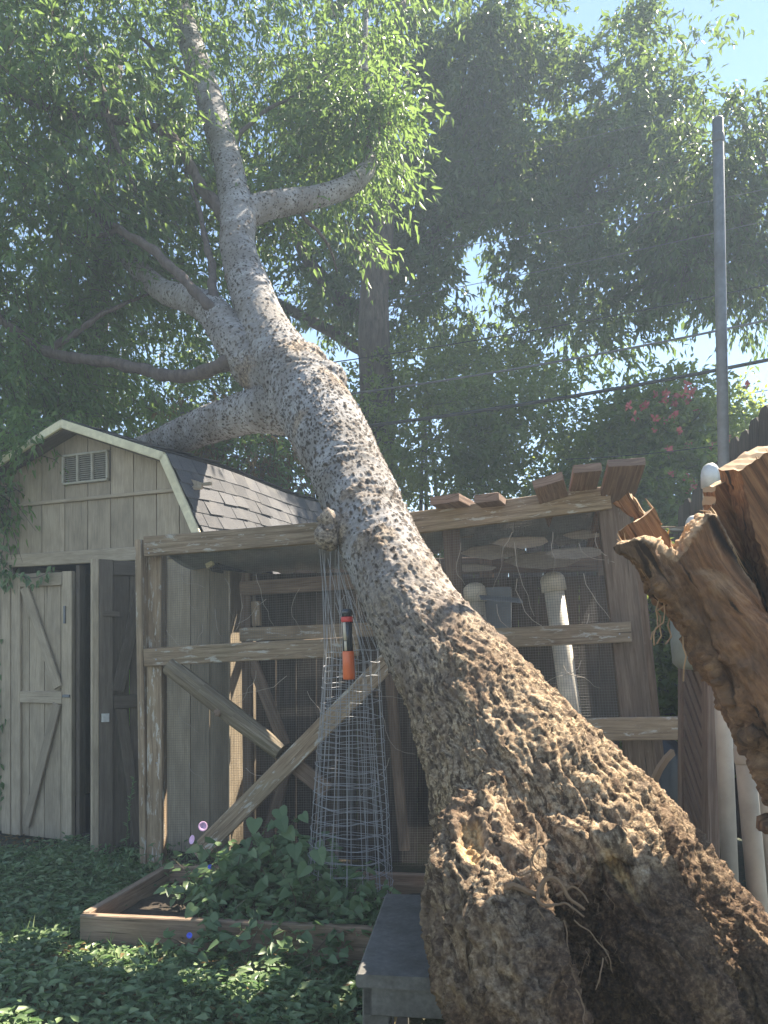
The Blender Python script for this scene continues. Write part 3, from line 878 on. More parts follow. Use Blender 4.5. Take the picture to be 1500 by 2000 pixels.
    # sagging plastic under the roof, left
    def sheet_plastic(name, p, q, depth, drop, mat, nx=22, ny=8):
        mb = MB(); V = []; fs = []
        for i in range(nx + 1):
            for j in range(ny + 1):
                u, v = i / nx, j / ny
                b0 = p * (1 - u) + q * u + CV * depth * v
                sag = drop * (math.sin(math.pi * v) * .6 + .6 * v) * (.6 + .4 * u)
                V.append(b0 - Zv * (sag + .02 * math.sin(u * 31 + v * 7) * v + .012 * math.sin(u * 57)))
        for i in range(nx):
            for j in range(ny):
                k = i * (ny + 1) + j; fs.append([k, k + 1, k + ny + 2, k + ny + 1])
        mb.add(V, fs); o = mb.build(name, M[mat], co, smooth=True)
        sm = o.modifiers.new('thickness', 'SOLIDIFY'); sm.thickness = .003
        return o
    sheet_plastic('roof_sheet', Cpt(318, 1078, .06), Cpt(690, 1050, .06), .85, .12, 'tarp')
    sheet_plastic('roof_sheet', Cpt(800, 1020, .06), Cpt(1180, 985, .06), .95, .10, 'tarp')
    # bark debris lying on the plastic over the right bay
    for (px, py, w) in ((890, 1045, .14), (960, 1080, .20), (1020, 1060, .16), (1060, 1095, .22), (1120, 1080, .16), (1140, 1045, .12), (930, 1110, .12)):
        c = Cpt(px, py, random.uniform(.15, .5)); mb = MB()
        P = [c + CU * w * (random.uniform(.8, 1.1) * math.cos(a)) + (CV * .35 + Zv * .45) * w * random.uniform(.3, .6) * math.sin(a) for a in np.linspace(0, 2 * math.pi, 9)[:-1]]
        prism_poly(mb, P, CV * .015 + Zv * .008).build('bark_debris', M['deadvine'], co)
    # nails
    for (px, py) in ((289, 1072), (291, 1080), (305, 1270), (305, 1288), (1210, 1238), (1185, 968), (1228, 1245), (1230, 1422), (300, 1310), (306, 1490)):
        add_lathe(MB(), Cpt(px, py, -.088), -CV, [(.0045, 0), (.0045, .004), (.0, .005)], 6).build('nail', M['wire'], co)
    # dead vine stems on the mesh
    mb = MB()
    def wisp(px, py, ln, sp=None, r=.0016, off=-.012):
        pts = []; x, y = px, py; a = random.uniform(-.5, .5)
        for k in range(8):
            pts.append(Cpt(x, y, off - random.uniform(0, .02))); a += random.uniform(-.6, .6); x += math.sin(a) * ln / 7; y += abs(math.cos(a)) * ln / 7
        add_tube(mb, pts, [r * (1 - .08 * i) for i in range(8)], 4)
    for (x, y, l) in ((355, 1120, 60), (370, 1165, 40), (440, 1130, 90), (470, 1160, 90), (500, 1120, 110), (520, 1170, 90), (420, 1190, 60), (395, 1220, 50), (585, 1150, 100), (325, 1230, 60), (350, 1380, 70), (500, 1310, 90), (560, 1320, 120), (600, 1350, 100), (700, 1350, 120), (740, 1370, 140), (760, 1480, 100), (370, 1490, 60), (480, 1500, 80)):
        wisp(x, y, l)
    for (x, y, l) in ((1000, 1040, 120), (1005, 1060, 150), (1010, 1130, 160), (940, 1150, 120), (1130, 1060, 120), (1140, 1120, 150), (1150, 1200, 80), (970, 1180, 120), (900, 1060, 90), (1080, 1040, 90), (1165, 1040, 120), (860, 1080, 90), (1135, 1290, 110), (1100, 1300, 90)):
        wisp(x, y, l, r=.0022)
    o = mb.build('dead_vine', M['deadvine'], co); o['kind'] = 'stuff'
    return co
coop = make_coop()

# shade-side clutter inside the coop: grey sheet bins seen through the mesh
def make_feeders():
    for (px, py, w, h, lab) in ((965, 1165, .22, .22, 'grey galvanised box with sloping pale lid behind the coop mesh, left of the white post'),):
        c = Cpt(px, py, .80)
        b = thing('nest_box', lab, 'box', (c[0], c[1], c[2]))
        board('body', c + np.array([0, 0, -h]), c + np.array([0, 0, .05]), CU, w, .22, M['tarp'], b)
        board('lid', c + np.array([-.15, -.12, .30]), c + np.array([.17, -.12, .24]), CV + np.array([0, 0, .55]), .16, .008, M['cap'], b)
        c2 = Cpt(985, 1170, .3)
        board('ledge', c2 + np.array([-.14, 0, .01]), c2 + np.array([.10, 0, -.01]), CV + np.array([0, 0, .3]), .10, .008, M['tarp'], b)
        board('leg', c + np.array([0, 0, -h]), np.array([c[0], c[1], 0]), CU, .08, .08, M['coop_red'], b)
make_feeders()

# ------------------------------------------------------------------ fallen tree
def remeshed(mb, voxel, smooth_it, name):
    me = bpy.data.meshes.new(name + '_raw'); me.from_pydata(np.array(mb.v).tolist(), [], mb.f); me.update()
    ob = bpy.data.objects.new(name + '_raw', me); COL.objects.link(ob)
    r = ob.modifiers.new('r', 'REMESH'); r.mode = 'VOXEL'; r.voxel_size = voxel; r.adaptivity = 0
    s = ob.modifiers.new('s', 'SMOOTH'); s.iterations = smooth_it; s.factor = .5
    dg = bpy.context.evaluated_depsgraph_get()
    out = bpy.data.meshes.new_from_object(ob.evaluated_get(dg))
    bpy.data.objects.remove(ob); bpy.data.meshes.remove(me)
    n = len(out.vertices); co = np.empty(n * 3, np.float32); out.vertices.foreach_get('co', co)
    nn = np.empty(n * 3, np.float32); out.vertices.foreach_get('normal', nn)
    return out, co.reshape(-1, 3).astype(float), nn.reshape(-1, 3).astype(float)

def px_path(rows, n):
    """rows (px, py, Y, width_px) -> points and radii"""
    q = spline(rows, n)
    return np.array([W(a[0], a[1], a[2]) for a in q]), [a[3] / 2 / F * a[2] for a in q]

TRUNK = [(1400, 2200, 2.50, 520), (1310, 2040, 2.50, 500), (1225, 1880, 2.48, 490), (1140, 1740, 2.42, 470), (1052, 1600, 2.50, 400), (985, 1475, 2.68, 315), (918, 1360, 2.90, 248), (836, 1240, 3.18, 190),
         (775, 1130, 3.46, 166), (726, 1030, 3.75, 152), (684, 930, 4.08, 146), (640, 840, 4.42, 150), (592, 765, 4.75, 140), (552, 705, 5.02, 116), (517, 640, 5.25, 94), (484, 550, 5.55, 78),
         (464, 480, 5.8, 70), (463, 420, 6.0, 70), (445, 320, 6.3, 56), (415, 215, 6.6, 55), (382, 115, 6.9, 50), (352, 20, 7.2, 44), (330, -110, 7.6, 38), (315, -260, 8.0, 28)]
LIMB_SHED = [(600, 800, 4.70, 110), (540, 798, 4.85, 95), (480, 808, 5.05, 82), (410, 828, 5.35, 72), (345, 854, 5.70, 62), (285, 876, 6.1, 52), (225, 895, 6.5, 42), (150, 905, 7.0, 30)]
LIMB_UP = [(560, 750, 4.95, 110), (500, 720, 5.1, 88), (455, 665, 5.25, 76), (415, 610, 5.5, 64), (372, 585, 5.8, 52), (320, 570, 6.1, 46), (265, 520, 6.5, 38), (210, 460, 7.0, 28)]
LIMB_RIGHT = [(465, 425, 6.0, 56), (520, 402, 6.1, 52), (580, 392, 6.25, 46), (645, 378, 6.4, 40), (698, 352, 6.5, 36), (722, 316, 6.65, 28), (727, 262, 6.75, 22), (722, 195, 6.9, 17), (712, 120, 7.1, 12), (716, 20, 7.3, 8)]
def make_tree():
    tr = thing('fallen_tree', 'big pale barked tree leaning across the coop and shed, its torn root flare nearest', 'tree', W(1250, 2200, 1.7) * np.array([1, 1, 0]))
    mb = MB()
    for rows, n, sides in ((TRUNK, 120, 28), (LIMB_SHED, 40, 16), (LIMB_UP, 40, 16), (LIMB_RIGHT, 40, 14)):
        p, r = px_path(rows, n); add_tube(mb, p, r, sides)
    # root lobes of the flare
    for rows in ([(985, 1560, 2.42, 190), (940, 1700, 2.14, 200), (942, 1820, 1.97, 190), (985, 1960, 1.86, 180), (1050, 2120, 1.78, 165), (1095, 2330, 1.72, 140)],
                 [(1010, 1650, 2.2, 140), (985, 1760, 1.98, 150), (1010, 1880, 1.80, 150), (1050, 2000, 1.70, 130), (1080, 2140, 1.62, 100)],
                 [(1130, 1560, 2.40, 200), (1200, 1690, 2.16, 190), (1270, 1810, 1.99, 160), (1340, 1920, 1.86, 130), (1400, 2050, 1.78, 110), (1440, 2250, 1.7, 90)],
                 [(1230, 1600, 2.55, 150), (1330, 1740, 2.42, 170), (1420, 1860, 2.3, 190), (1520, 1980, 2.2, 220), (1640, 2120, 2.1, 240)],
                 [(1080, 1600, 2.32, 180), (1110, 1690, 2.12, 140), (1140, 1750, 2.02, 80)]):
        p, r = px_path(rows, 26); add_tube(mb, p, r, 16)
    # burls and branch collars
    def ball(px, py, Y, r, sq=1.0):
        c = W(px, py, Y)
        add_lathe(mb, c - np.array([0, 0, r]), (0, 0, 1), [(r * math.sin(a), r * (1 - math.cos(a)) * sq) for a in np.linspace(.15, math.pi - .15, 7)], 12)
    ball(645, 1018, 3.62, .052); ball(640, 1050, 3.60, .06); ball(612, 822, 4.28, .05); ball(600, 712, 4.85, .13); ball(640, 745, 4.66, .12); ball(565, 700, 4.95, .12)
    ball(660, 846, 4.22, .035); ball(1185, 1652, 2.0, .03);
    me, co, nn = remeshed(mb, .0064, 5, 'trunk')
    # lay bark relief on the surface
    ax = nrm(W(690, 930, 4.08) - W(1052, 1600, 2.5))
    s = co @ ax; s0 = W(1052, 1600, 2.5) @ ax; s1 = W(690, 930, 4.08) @ ax
    h = (s - s0) / (s1 - s0)                                  # 0 at the flare, 1 where the pale bark starts
    low = 1 - sstep(.18, .80, h + .12 * fbm(co * 3, 3, 2))
    # stretched coordinates along the axis
    e1 = nrm(np.cross(ax, (0, 0, 1))); e2 = np.cross(ax, e1)
    Q = np.stack([co @ ax, co @ e1, co @ e2], 1)
    warp = np.stack([fbm(Q * 5, 3, 21), fbm(Q * 5, 3, 22), fbm(Q * 5, 3, 23)], 1) * .05
    Qw = Q + warp
    # warts
    flare0 = 1 - sstep(-.35, .25, h)
    wsz = 34.0
    f1, f2, cid = worley(Qw * np.array([wsz * .7, wsz * 1.25, wsz * 1.25]), 4)
    dens = .52 + .42 * fbm(co * 2.2, 3, 31) + .25 * np.clip(nn @ np.array(SUN), -.4, 1) * 0 + .35 * low
    upper = sstep(1.35, 2.3, h)
    dens = dens * (1 - .55 * upper) * sstep(.0, .8, h)
    rad = np.where(cid < dens, .20 + .30 * (cid / np.maximum(dens, .05)), 0)
    wart = np.clip((rad - f1) / .10, 0, 1)
    f1b, f2b, cidb = worley(Qw * np.array([46., 60., 60.]), 8)
    wart2 = np.clip((np.where(cidb < dens * .75, .42, 0) - f1b) / .12, 0, 1)
    # ragged corky plates for the lower trunk
    Qs = Qw * np.array([.32, 1, 1])
    pl = fbm(Qs * 32, 4, 41, .6); rid = 1 - np.abs(fbm(Qs * 17, 4, 51, .6)) * 2.4
    g1, g2, _ = worley(Qw * np.array([13, 48, 48]), 12)
    crack = np.clip((g2 - g1) / .18, 0, 1)
    big = fbm(Q * np.array([1.2, 5, 5]), 3, 61)
    thin = sstep(1.8, 3.2, h)
    flare = 1 - sstep(-.35, .25, h)
    disp = low * (.006 * pl + .010 * rid * .6 + .006 * crack - .006) + (1 - low) * (.003 * pl)
    disp = disp + wart * (.0065 + .001 * low) * (1 - .5 * thin) * (1 - .6 * flare) + wart2 * .004 * (1 - flare) * (1 - .8 * low)
    disp = disp + flare * (.034 * big + .014 * fbm(Qw * np.array([4, 28, 28]), 4, 71, .62) + .024 * (1 - np.abs(fbm(Qw * np.array([2.2, 13, 13]), 3, 75)) * 3))
    disp = disp + (1 - flare) * .012 * big
    # rings round the branch unions
    for (px, py, Y, rr) in ((600, 735, 4.8, .30), (480, 690, 5.1, .22), (470, 430, 6.0, .16), (690, 970, 3.9, .3), (720, 1040, 3.7, .25)):
        c = W(px, py, Y); d = np.linalg.norm(co - c, axis=1)
        disp = disp + .008 * np.sin(d * 120 + 4 * fbm(co * 6, 2, 5)) * np.exp(-(d / rr) ** 2) * (1 - sstep(rr * .8, rr * 1.3, d))
    ax2 = nrm(np.array([.10, -.30, -.95])); f1_ = nrm(np.cross(ax2, (1, 0, .2))); f2_ = np.cross(ax2, f1_)
    Q2 = np.stack([co @ ax2, co @ f1_, co @ f2_], 1) + warp * .7
    px0 = 750 + F * co[:, 0] / np.maximum(co[:, 1], .1)
    mL = (1 - sstep(960, 1120, px0)) * flare
    def fur(fr, sd, wdt):
        a_ = np.exp(-(fbm(Qw * fr, 3, sd, .5) / wdt) ** 2); b_ = np.exp(-(fbm(Q2 * fr, 3, sd, .5) / wdt) ** 2)
        return a_ * (1 - mL) + b_ * mL
    disp = disp - low * (.004 + .012 * flare) * fur(np.array([2.0, 15, 15]), 201, .055) - low * (.003 + .005 * flare) * fur(np.array([5, 34, 34]), 205, .07)
    tq = fbm(Qw * np.array([5.5, 19, 19]), 4, 171, .6) * 5; tr_ = np.floor(tq) + sstep(.0, .16, tq - np.floor(tq))
    disp = disp + (low * .0045 + flare * .010) * (tr_ - tq * .2) * .6
    tq2 = fbm(Qw * np.array([12, 42, 42]), 3, 181, .6) * 4; disp = disp + low * .0045 * (np.floor(tq2) + sstep(0, .3, tq2 - np.floor(tq2)))
    patch = np.zeros(len(co))
    for (px, py, Y, rr) in ((585, 722, 4.8, .20), (640, 765, 4.5, .15), (500, 740, 5.0, .16), (650, 1035, 3.6, .13), (700, 985, 3.7, .12), (745, 1075, 3.45, .14), (600, 830, 4.3, .10), (470, 440, 5.95, .12), (440, 560, 5.6, .12), (560, 900, 4.4, .12)):
        d = np.linalg.norm(co - W(px, py, Y), axis=1) / rr; patch = np.maximum(patch, 1 - sstep(.5, 1.15, d + .6 * fbm(co * 11, 3, 19)))
    disp = disp + patch * (.008 * fbm(co * 26, 3, 29) + .006 * rid)
    low = np.maximum(low, patch * .75)
    V = co + nn * disp[:, None]
    # hollow torn underside between the root lobes
    wound = np.zeros(len(co)); soil = np.zeros(len(co))
    pX = 750 + F * co[:, 0] / np.maximum(co[:, 1], .1); pY = HOR - F * (co[:, 2] - EYE) / np.maximum(co[:, 1], .1)
    # wounds where bark is gone
    for (px, py, Y, rx, rz) in ((920, 1640, 2.05, .032, .046), (1205, 1700, 1.98, .018, .075), (880, 1215, 3.0, 0.0, 0.0)):
        if rx == 0: continue
        i = np.argmin((pX - px) ** 2 + (pY - py) ** 2 + (co[:, 1] * 60) ** 2 * .5)
        c = co[i]; dd = np.sqrt(((co[:, 0] - c[0] - (co[:, 2] - c[2]) * (-.55 if px > 1000 else .1)) / rx) ** 2 + ((co[:, 2] - c[2]) / rz) ** 2 + ((co[:, 1] - c[1]) / .12) ** 2) + .35 * fbm(co * 30, 3, 9)
        m = 1 - sstep(.85, 1.05, dd); wound = np.maximum(wound, m)
        V = V - nn * (m * .016)[:, None] + nn * (np.exp(-((dd - 1.25) / .2) ** 2) * .012)[:, None]
    # torn pale edges of the flare
    c1 = W(930, 1800, 1.85)
    tornn = sstep(-.02, .14, fbm(Qw * np.array([5, 22, 22]), 4, 81, .6)) * (1 - sstep(-.55, -.10, h)) * .85
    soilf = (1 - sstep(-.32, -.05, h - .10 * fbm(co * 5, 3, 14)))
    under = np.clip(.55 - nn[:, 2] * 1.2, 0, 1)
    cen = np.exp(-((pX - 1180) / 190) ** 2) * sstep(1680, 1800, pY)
    soil = np.clip(soilf * under * .7 + cen * 1.1 + .45 * flare * sstep(0, .4, fbm(co * 7, 3, 15)) + .8 * sstep(1240, 1330, pX) * flare, 0, 1)  # soil, plus shade put into the colour of the hollow and undersides
    tornn = tornn * (1 - np.clip(cen * 1.2, 0, 1))
    wound = np.maximum(wound, tornn * (1 - .6 * soil))
    me.vertices.foreach_set('co', V.astype(np.float32).ravel())
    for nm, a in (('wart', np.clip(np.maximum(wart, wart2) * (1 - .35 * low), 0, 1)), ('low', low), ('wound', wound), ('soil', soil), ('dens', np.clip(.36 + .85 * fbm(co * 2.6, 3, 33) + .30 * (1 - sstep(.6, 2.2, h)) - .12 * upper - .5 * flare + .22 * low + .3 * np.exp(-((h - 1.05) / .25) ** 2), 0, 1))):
        at = me.attributes.new(nm, 'FLOAT', 'POINT'); at.data.foreach_set('value', a.astype(np.float32))
    gq = me.attributes.new('gq', 'FLOAT_VECTOR', 'POINT'); gq.data.foreach_set('vector', Qw.astype(np.float32).ravel())
    base = root_loc(tr)
    Vl = V - base; me.vertices.foreach_set('co', Vl.astype(np.float32).ravel())
    me.materials.clear(); me.materials.append(M['bark'])
    me.polygons.foreach_set('use_smooth', [True] * len(me.polygons)); me.update()
    o = bpy.data.objects.new('trunk', me); COL.objects.link(o); o.parent = tr
    print('trunk polys', len(me.polygons))
    # thinner limbs, each its own
    BR = [
        [(470, 700, 5.1, 44), (420, 716, 5.15, 34), (340, 738, 5.3, 30), (280, 722, 5.5, 28), (200, 706, 5.7, 26), (100, 690, 5.9, 24), (50, 662, 6.0, 22), (-20, 615, 6.1, 18), (-120, 560, 6.3, 12)],
        [(95, 690, 5.9, 18), (140, 655, 6.0, 15), (190, 620, 6.1, 12), (250, 592, 6.3, 8), (330, 560, 6.6, 5)],
        [(435, 620, 5.3, 30), (395, 580, 5.35, 25), (340, 528, 5.5, 23), (290, 485, 5.7, 22), (235, 450, 5.9, 18), (190, 420, 6.1, 14), (120, 350, 6.4, 8)],
        [(235, 450, 5.9, 12), (200, 460, 6.0, 10), (150, 458, 6.1, 7), (90, 440, 6.3, 5)],
        [(425, 610, 5.4, 26), (417, 560, 5.5, 22), (410, 500, 5.7, 18), (395, 430, 5.9, 12), (360, 330, 6.2, 7)],
        [(455, 440, 5.95, 40), (425, 405, 6.0, 32), (385, 350, 6.1, 28), (355, 295, 6.15, 24), (320, 258, 6.2, 22), (270, 240, 6.2, 20), (210, 232, 6.2, 20), (130, 222, 6.3, 18), (70, 202, 6.3, 15), (0, 172, 6.4, 11), (-80, 140, 6.5, 7)],
        [(262, 375, 6.0, 9), (235, 300, 6.1, 11), (210, 225, 6.2, 13), (195, 165, 6.3, 15), (155, 100, 6.4, 13), (108, 30, 6.5, 11), (80, -60, 6.6, 8)],
        [(210, 225, 6.2, 9), (160, 130, 6.3, 8), (112, 80, 6.4, 6), (100, 0, 6.5, 5)],
        [(440, 300, 6.35, 14), (490, 240, 6.5, 10), (560, 190, 6.7, 7), (640, 150, 6.9, 4)],
        [(400, 180, 6.65, 14), (330, 120, 6.8, 10), (260, 60, 7.0, 7), (200, -20, 7.2, 4)],
        [(722, 240, 6.8, 12), (760, 190, 6.9, 9), (800, 140, 7.1, 5)],
        [(718, 270, 6.7, 12), (770, 235, 6.9, 8), (830, 210, 7.1, 4)],
        [(580, 392, 6.25, 14), (600, 430, 6.35, 10), (640, 480, 6.5, 7), (660, 530, 6.7, 4)],
    ]
    for rows in BR:
        p, r = px_path(rows, len(rows) * 6)
        p = p + np.stack([fbm(p * 6, 2, k) for k in (1, 2, 3)], 1) * .02
        add_tube(MB(), p, [q * .82 * (1 + .12 * math.sin(i * 1.7)) for i, q in enumerate(r)], 8).build('limb', M['branch'], tr, smooth=True)
    # dangling roots on the flare
    mb = MB()
    rs = [[(1040, 1590), (1050, 1630), (1042, 1680), (1062, 1712)], [(1075, 1640), (1052, 1655), (1040, 1700), (1055, 1740), (1050, 1780)], [(985, 1725), (1020, 1735), (1048, 1745), (1062, 1722), (1085, 1725), (1110, 1745), (1140, 1770)],
          [(1060, 1722), (1045, 1760), (1070, 1775), (1100, 1765), (1140, 1790)], [(1050, 1780), (1078, 1830), (1090, 1880), (1110, 1930)], [(1100, 1800), (1110, 1860), (1125, 1930)], [(1000, 1700), (1030, 1710), (1060, 1700)],
          [(1120, 1930), (1135, 1970), (1150, 2020)], [(1085, 1745), (1120, 1735), (1150, 1760)], [(1120, 1800), (1180, 1850), (1200, 1900)], [(1180, 1870), (1160, 1930)]]
    for k, row in enumerate(rs):
        P = [W(a, b, 1.97 - .0009 * (b - 1600) - .02 * random.random()) for a, b in row]
        P = spline(P, len(P) * 6); P = P + np.stack([fbm(P * 25, 2, k + q) for q in (1, 2, 3)], 1) * .012
        r0 = (.003, .003, .009, .005, .0025, .002, .003, .002, .004, .002, .002)[k]
        add_tube(mb, P, [r0 * (1 - .6 * i / len(P)) for i in range(len(P))], 6)
    for k in range(24):
        px, py = random.uniform(1000, 1200), random.uniform(1680, 1900); Y = 1.97 - .0009 * (py - 1600)
        P = [W(px, py, Y)]
        for i in range(6): P.append(P[-1] + np.array([random.uniform(-.01, .01), random.uniform(-.01, .005), random.uniform(-.02, .004)]))
        add_tube(mb, P, .0009, 3)
    o = mb.build('hanging_roots', M['root'], tr); o['kind'] = 'stuff'
    # crown
    B = [(90, 90, 6.4, 240, 190, 1.1, 520), (320, 60, 7.1, 220, 180, 1.2, 520), (560, 60, 7.6, 190, 170, 1.2, 420), (680, 170, 7.0, 95, 190, .7, 300), (120, 300, 6.1, 240, 160, 1.0, 460), (330, 300, 6.9, 210, 170, 1.0, 400),
         (560, 270, 7.3, 170, 150, .9, 320), (610, 440, 7.0, 120, 100, .7, 170), (100, 500, 6.5, 220, 150, .9, 430), (290, 500, 7.1, 190, 130, .9, 300), (60, 690, 6.5, 160, 120, .8, 330), (230, 690, 7.3, 190, 110, .7, 250),
         (60, 830, 6.5, 130, 60, .5, 150), (250, 800, 7.4, 180, 60, .5, 130), (-150, 200, 6.8, 220, 400, 1.3, 350), (420, -150, 7.5, 500, 160, 1.5, 500), (540, 500, 6.8, 60, 70, .4, 50), (720, 250, 6.6, 60, 80, .3, 90), (400, 230, 6.2, 60, 90, .3, 60), (300, 560, 5.9, 80, 50, .3, 60),
         (500, 560, 7.3, 110, 60, .5, 40)]
    crown(tr, B, 17, .42, .088, .030, M['leaf_near'], droop=.55, thr=-.06)
    return tr
tree = make_tree()

# ------------------------------------------------------------------ torn stump at the right
def make_stump():
    st = thing('torn_log', 'jagged split log of red brown wood, leaning in from the right edge beside the pipes', 'log', (1.1, 2.3, 0))
    mb = MB()
    def slab(poly, Y0, Y1, sh=(0, 0)):
        P = [W(a, b, Y0) for a, b in poly]
        off = np.array([sh[0], Y1 - Y0, sh[1]]); prism_poly(mb, P, off)
    slab([(1205, 1062), (1225, 1054), (1252, 1054), (1264, 1062), (1322, 1096), (1350, 1058), (1386, 1002), (1402, 1004), (1440, 1080), (1500, 1200), (1640, 1420), (1760, 1800), (1520, 1640), (1560, 1640), (1500, 1500), (1458, 1425), (1425, 1350), (1385, 1290), (1354, 1235), (1320, 1187), (1285, 1140), (1252, 1104), (1208, 1078)], 1.98, 2.14, (.03, .02))
    crisp = []
    crisp.append(([(1196, 984), (1226, 962), (1258, 1002), (1300, 1062), (1322, 1084), (1360, 1030), (1392, 984), (1420, 1000), (1470, 1140), (1440, 1240), (1330, 1180), (1250, 1060), (1238, 1010)], 2.16, .13, (.05, .02)))
    crisp.append(([(1218, 1032), (1262, 1006), (1276, 992), (1318, 1070), (1330, 1110), (1290, 1130), (1232, 1062)], 2.06, .12, (.02, .01)))
    crisp.append(([(1398, 950), (1440, 932), (1474, 950), (1482, 985), (1530, 1090), (1600, 1300), (1600, 1500), (1500, 1330), (1440, 1150), (1398, 1005)], 2.18, .16, (.03, .03)))
    crisp.append(([(1444, 918), (1500, 882), (1535, 868), (1590, 1300), (1540, 1240), (1475, 1040)], 2.03, .20, (.03, .05)))
    for poly, Y0, dp, sh in crisp:
        # resample the torn outline with small steps
        Q_ = []
        for i in range(len(poly)):
            a, b = np.array(poly[i], float), np.array(poly[(i + 1) % len(poly)], float); L_ = np.linalg.norm(b - a); m_ = max(1, int(L_ / 9)); nrm_ = np.array([b[1] - a[1], a[0] - b[0]]) / max(L_, 1)
            for k in range(m_): Q_.append(a + (b - a) * k / m_ + nrm_ * (random.uniform(-1.6, 1.6) if k else 0))
        n_ = len(Q_); V_ = []; F_ = []; lay = 5
        for r_ in range(lay):
            u_ = r_ / (lay - 1)
            for q_ in Q_:
                p_ = W(q_[0], q_[1], Y0) + np.array([sh[0] * u_, dp * u_, sh[1] * u_])
                jit = vnoise(np.array([[q_[0] * .15, q_[1] * .15, u_ * 5.0]]), 3)[0] * .004
                V_.append(p_ + np.array([jit, 0, jit * 1.5]))
        F_.append(list(range(n_))); F_.append([(lay - 1) * n_ + k for k in range(n_ - 1, -1, -1)])
        top = []
        for r_ in range(lay - 1):
            for k in range(n_):
                j_ = (k + 1) % n_; F_.append([r_ * n_ + k, (r_ + 1) * n_ + k, (r_ + 1) * n_ + j_, r_ * n_ + j_])
                d_ = Q_[j_] - Q_[k]; 
                if d_[0] > 0 and len(poly) > 0: top.append(len(F_) - 1)
        m3 = MB(); m3.add(V_, F_); o3 = m3.build('torn_block', M['log'], st); o3.data.materials.append(M['cutwood'])
        C3 = np.array(V_); gq = o3.data.attributes.new('gq', 'FLOAT_VECTOR', 'POINT'); gq.data.foreach_set('vector', np.stack([C3 @ nrm([.52, 0, -.85]), C3 @ np.array([.85, 0, .52]), C3[:, 1]], 1).astype(np.float32).ravel())
        for t_ in top: o3.data.polygons[t_].material_index = 1
    # knobbly rot below
    for rows in ([(1300, 1115, 2.05, 40), (1385, 1210, 2.05, 66), (1472, 1330, 2.05, 90), (1570, 1480, 2.03, 130), (1650, 1600, 2.0, 140)],
                 [(1330, 1110, 2.02, 50), (1400, 1180, 2.0, 90), (1470, 1280, 1.98, 120), (1560, 1430, 1.95, 160)],
                 [(1485, 1450, 1.98, 22), (1470, 1440, 1.95, 16), (1468, 1428, 1.93, 8)]):
        p, r = px_path(rows, 14); add_tube(mb, p, r, 12)
    me, co, nn = remeshed(mb, .0060, 1, 'log')
    g = nrm(np.array([.52, 0, -.85])); e1 = np.array([.85, 0, .52]); e2 = np.array([0, 1.0, 0])
    Q = np.stack([co @ g, co @ e1, co @ e2], 1); Q = Q + np.stack([fbm(Q * 6, 2, 91), fbm(Q * 6, 2, 92), fbm(Q * 6, 2, 93)], 1) * .02
    pX = 750 + F * co[:, 0] / co[:, 1]; pY = HOR - F * (co[:, 2] - EYE) / co[:, 1]
    front = 1 - sstep(2.08, 2.18, co[:, 1])
    d_edge = (pX - 1205) * .85 - (pY - 1062) * .52                     # distance inward from the left silhouette
    rot = front * (1 - sstep(20, 150, d_edge + 40 * fbm(co * 6, 3, 4)))
    grain = fbm(Q * np.array([3, 55, 40]), 4, 5, .6)
    kn = fbm(co * 22, 4, 6, .6); kb = 1 - np.abs(fbm(co * 14, 3, 7)) * 2.5
    tq = fbm(Q * np.array([9, 26, 26]), 4, 99, .6) * 5; tqr = np.floor(tq) + sstep(0, .2, tq - np.floor(tq))
    disp = (1 - rot) * (.010 * grain + .004 * kn + .004 * tqr) + rot * (.010 * kn + .010 * kb + .011 * tqr) * (.35 + .65 * sstep(1225, 1300, pX)) - .008 * (1 - sstep(1225, 1290, pX))
    flow = np.sin((co @ e1) * 34 + 3.2 * fbm(co * 2.5, 3, 15)); disp = disp + (1 - rot) * .008 * flow * front
    cr = np.abs(((pX - 1415) * .88 - (pY - 1010) * .40) + 9 * fbm(co * 5, 2, 18)); crack = np.exp(-(cr / 5) ** 2) * sstep(.5, 1, 1.0 - rot)
    disp = disp - crack * .02
    cut = sstep(.15, .5, nn[:, 2] + .2 * kn) * sstep(0, 1, 1.6 - (pY - 900) / 190)
    cut = np.clip(cut + .6 * sstep(.1, .4, grain) * (1 - front) * sstep(2.15, 2.3, co[:, 1]) * (1 - sstep(1330, 1390, pX)), 0, 1)
    char = np.exp(-(np.abs((pX - 1395) * .85 - (pY - 1010) * .45 + 10 * fbm(co * 8, 2, 3)) / 13) ** 2) * (1 - sstep(1080, 1130, pY)) * sstep(985, 1020, pY) * front
    V = co + nn * disp[:, None]
    gq = me.attributes.new('gq', 'FLOAT_VECTOR', 'POINT'); gq.data.foreach_set('vector', Q.astype(np.float32).ravel())
    base = root_loc(st); me.vertices.foreach_set('co', (V - base).astype(np.float32).ravel())
    for nm, a in (('rot', rot), ('cut', cut * .85), ('char', np.clip(char + crack * .9, 0, 1))):
        at = me.attributes.new(nm, 'FLOAT', 'POINT'); at.data.foreach_set('value', a.astype(np.float32))
    me.materials.clear(); me.materials.append(M['log'])
    me.polygons.foreach_set('use_smooth', [True] * len(me.polygons)); me.update()
    o = bpy.data.objects.new('split_trunk', me); COL.objects.link(o); o.parent = st
    mb = MB()
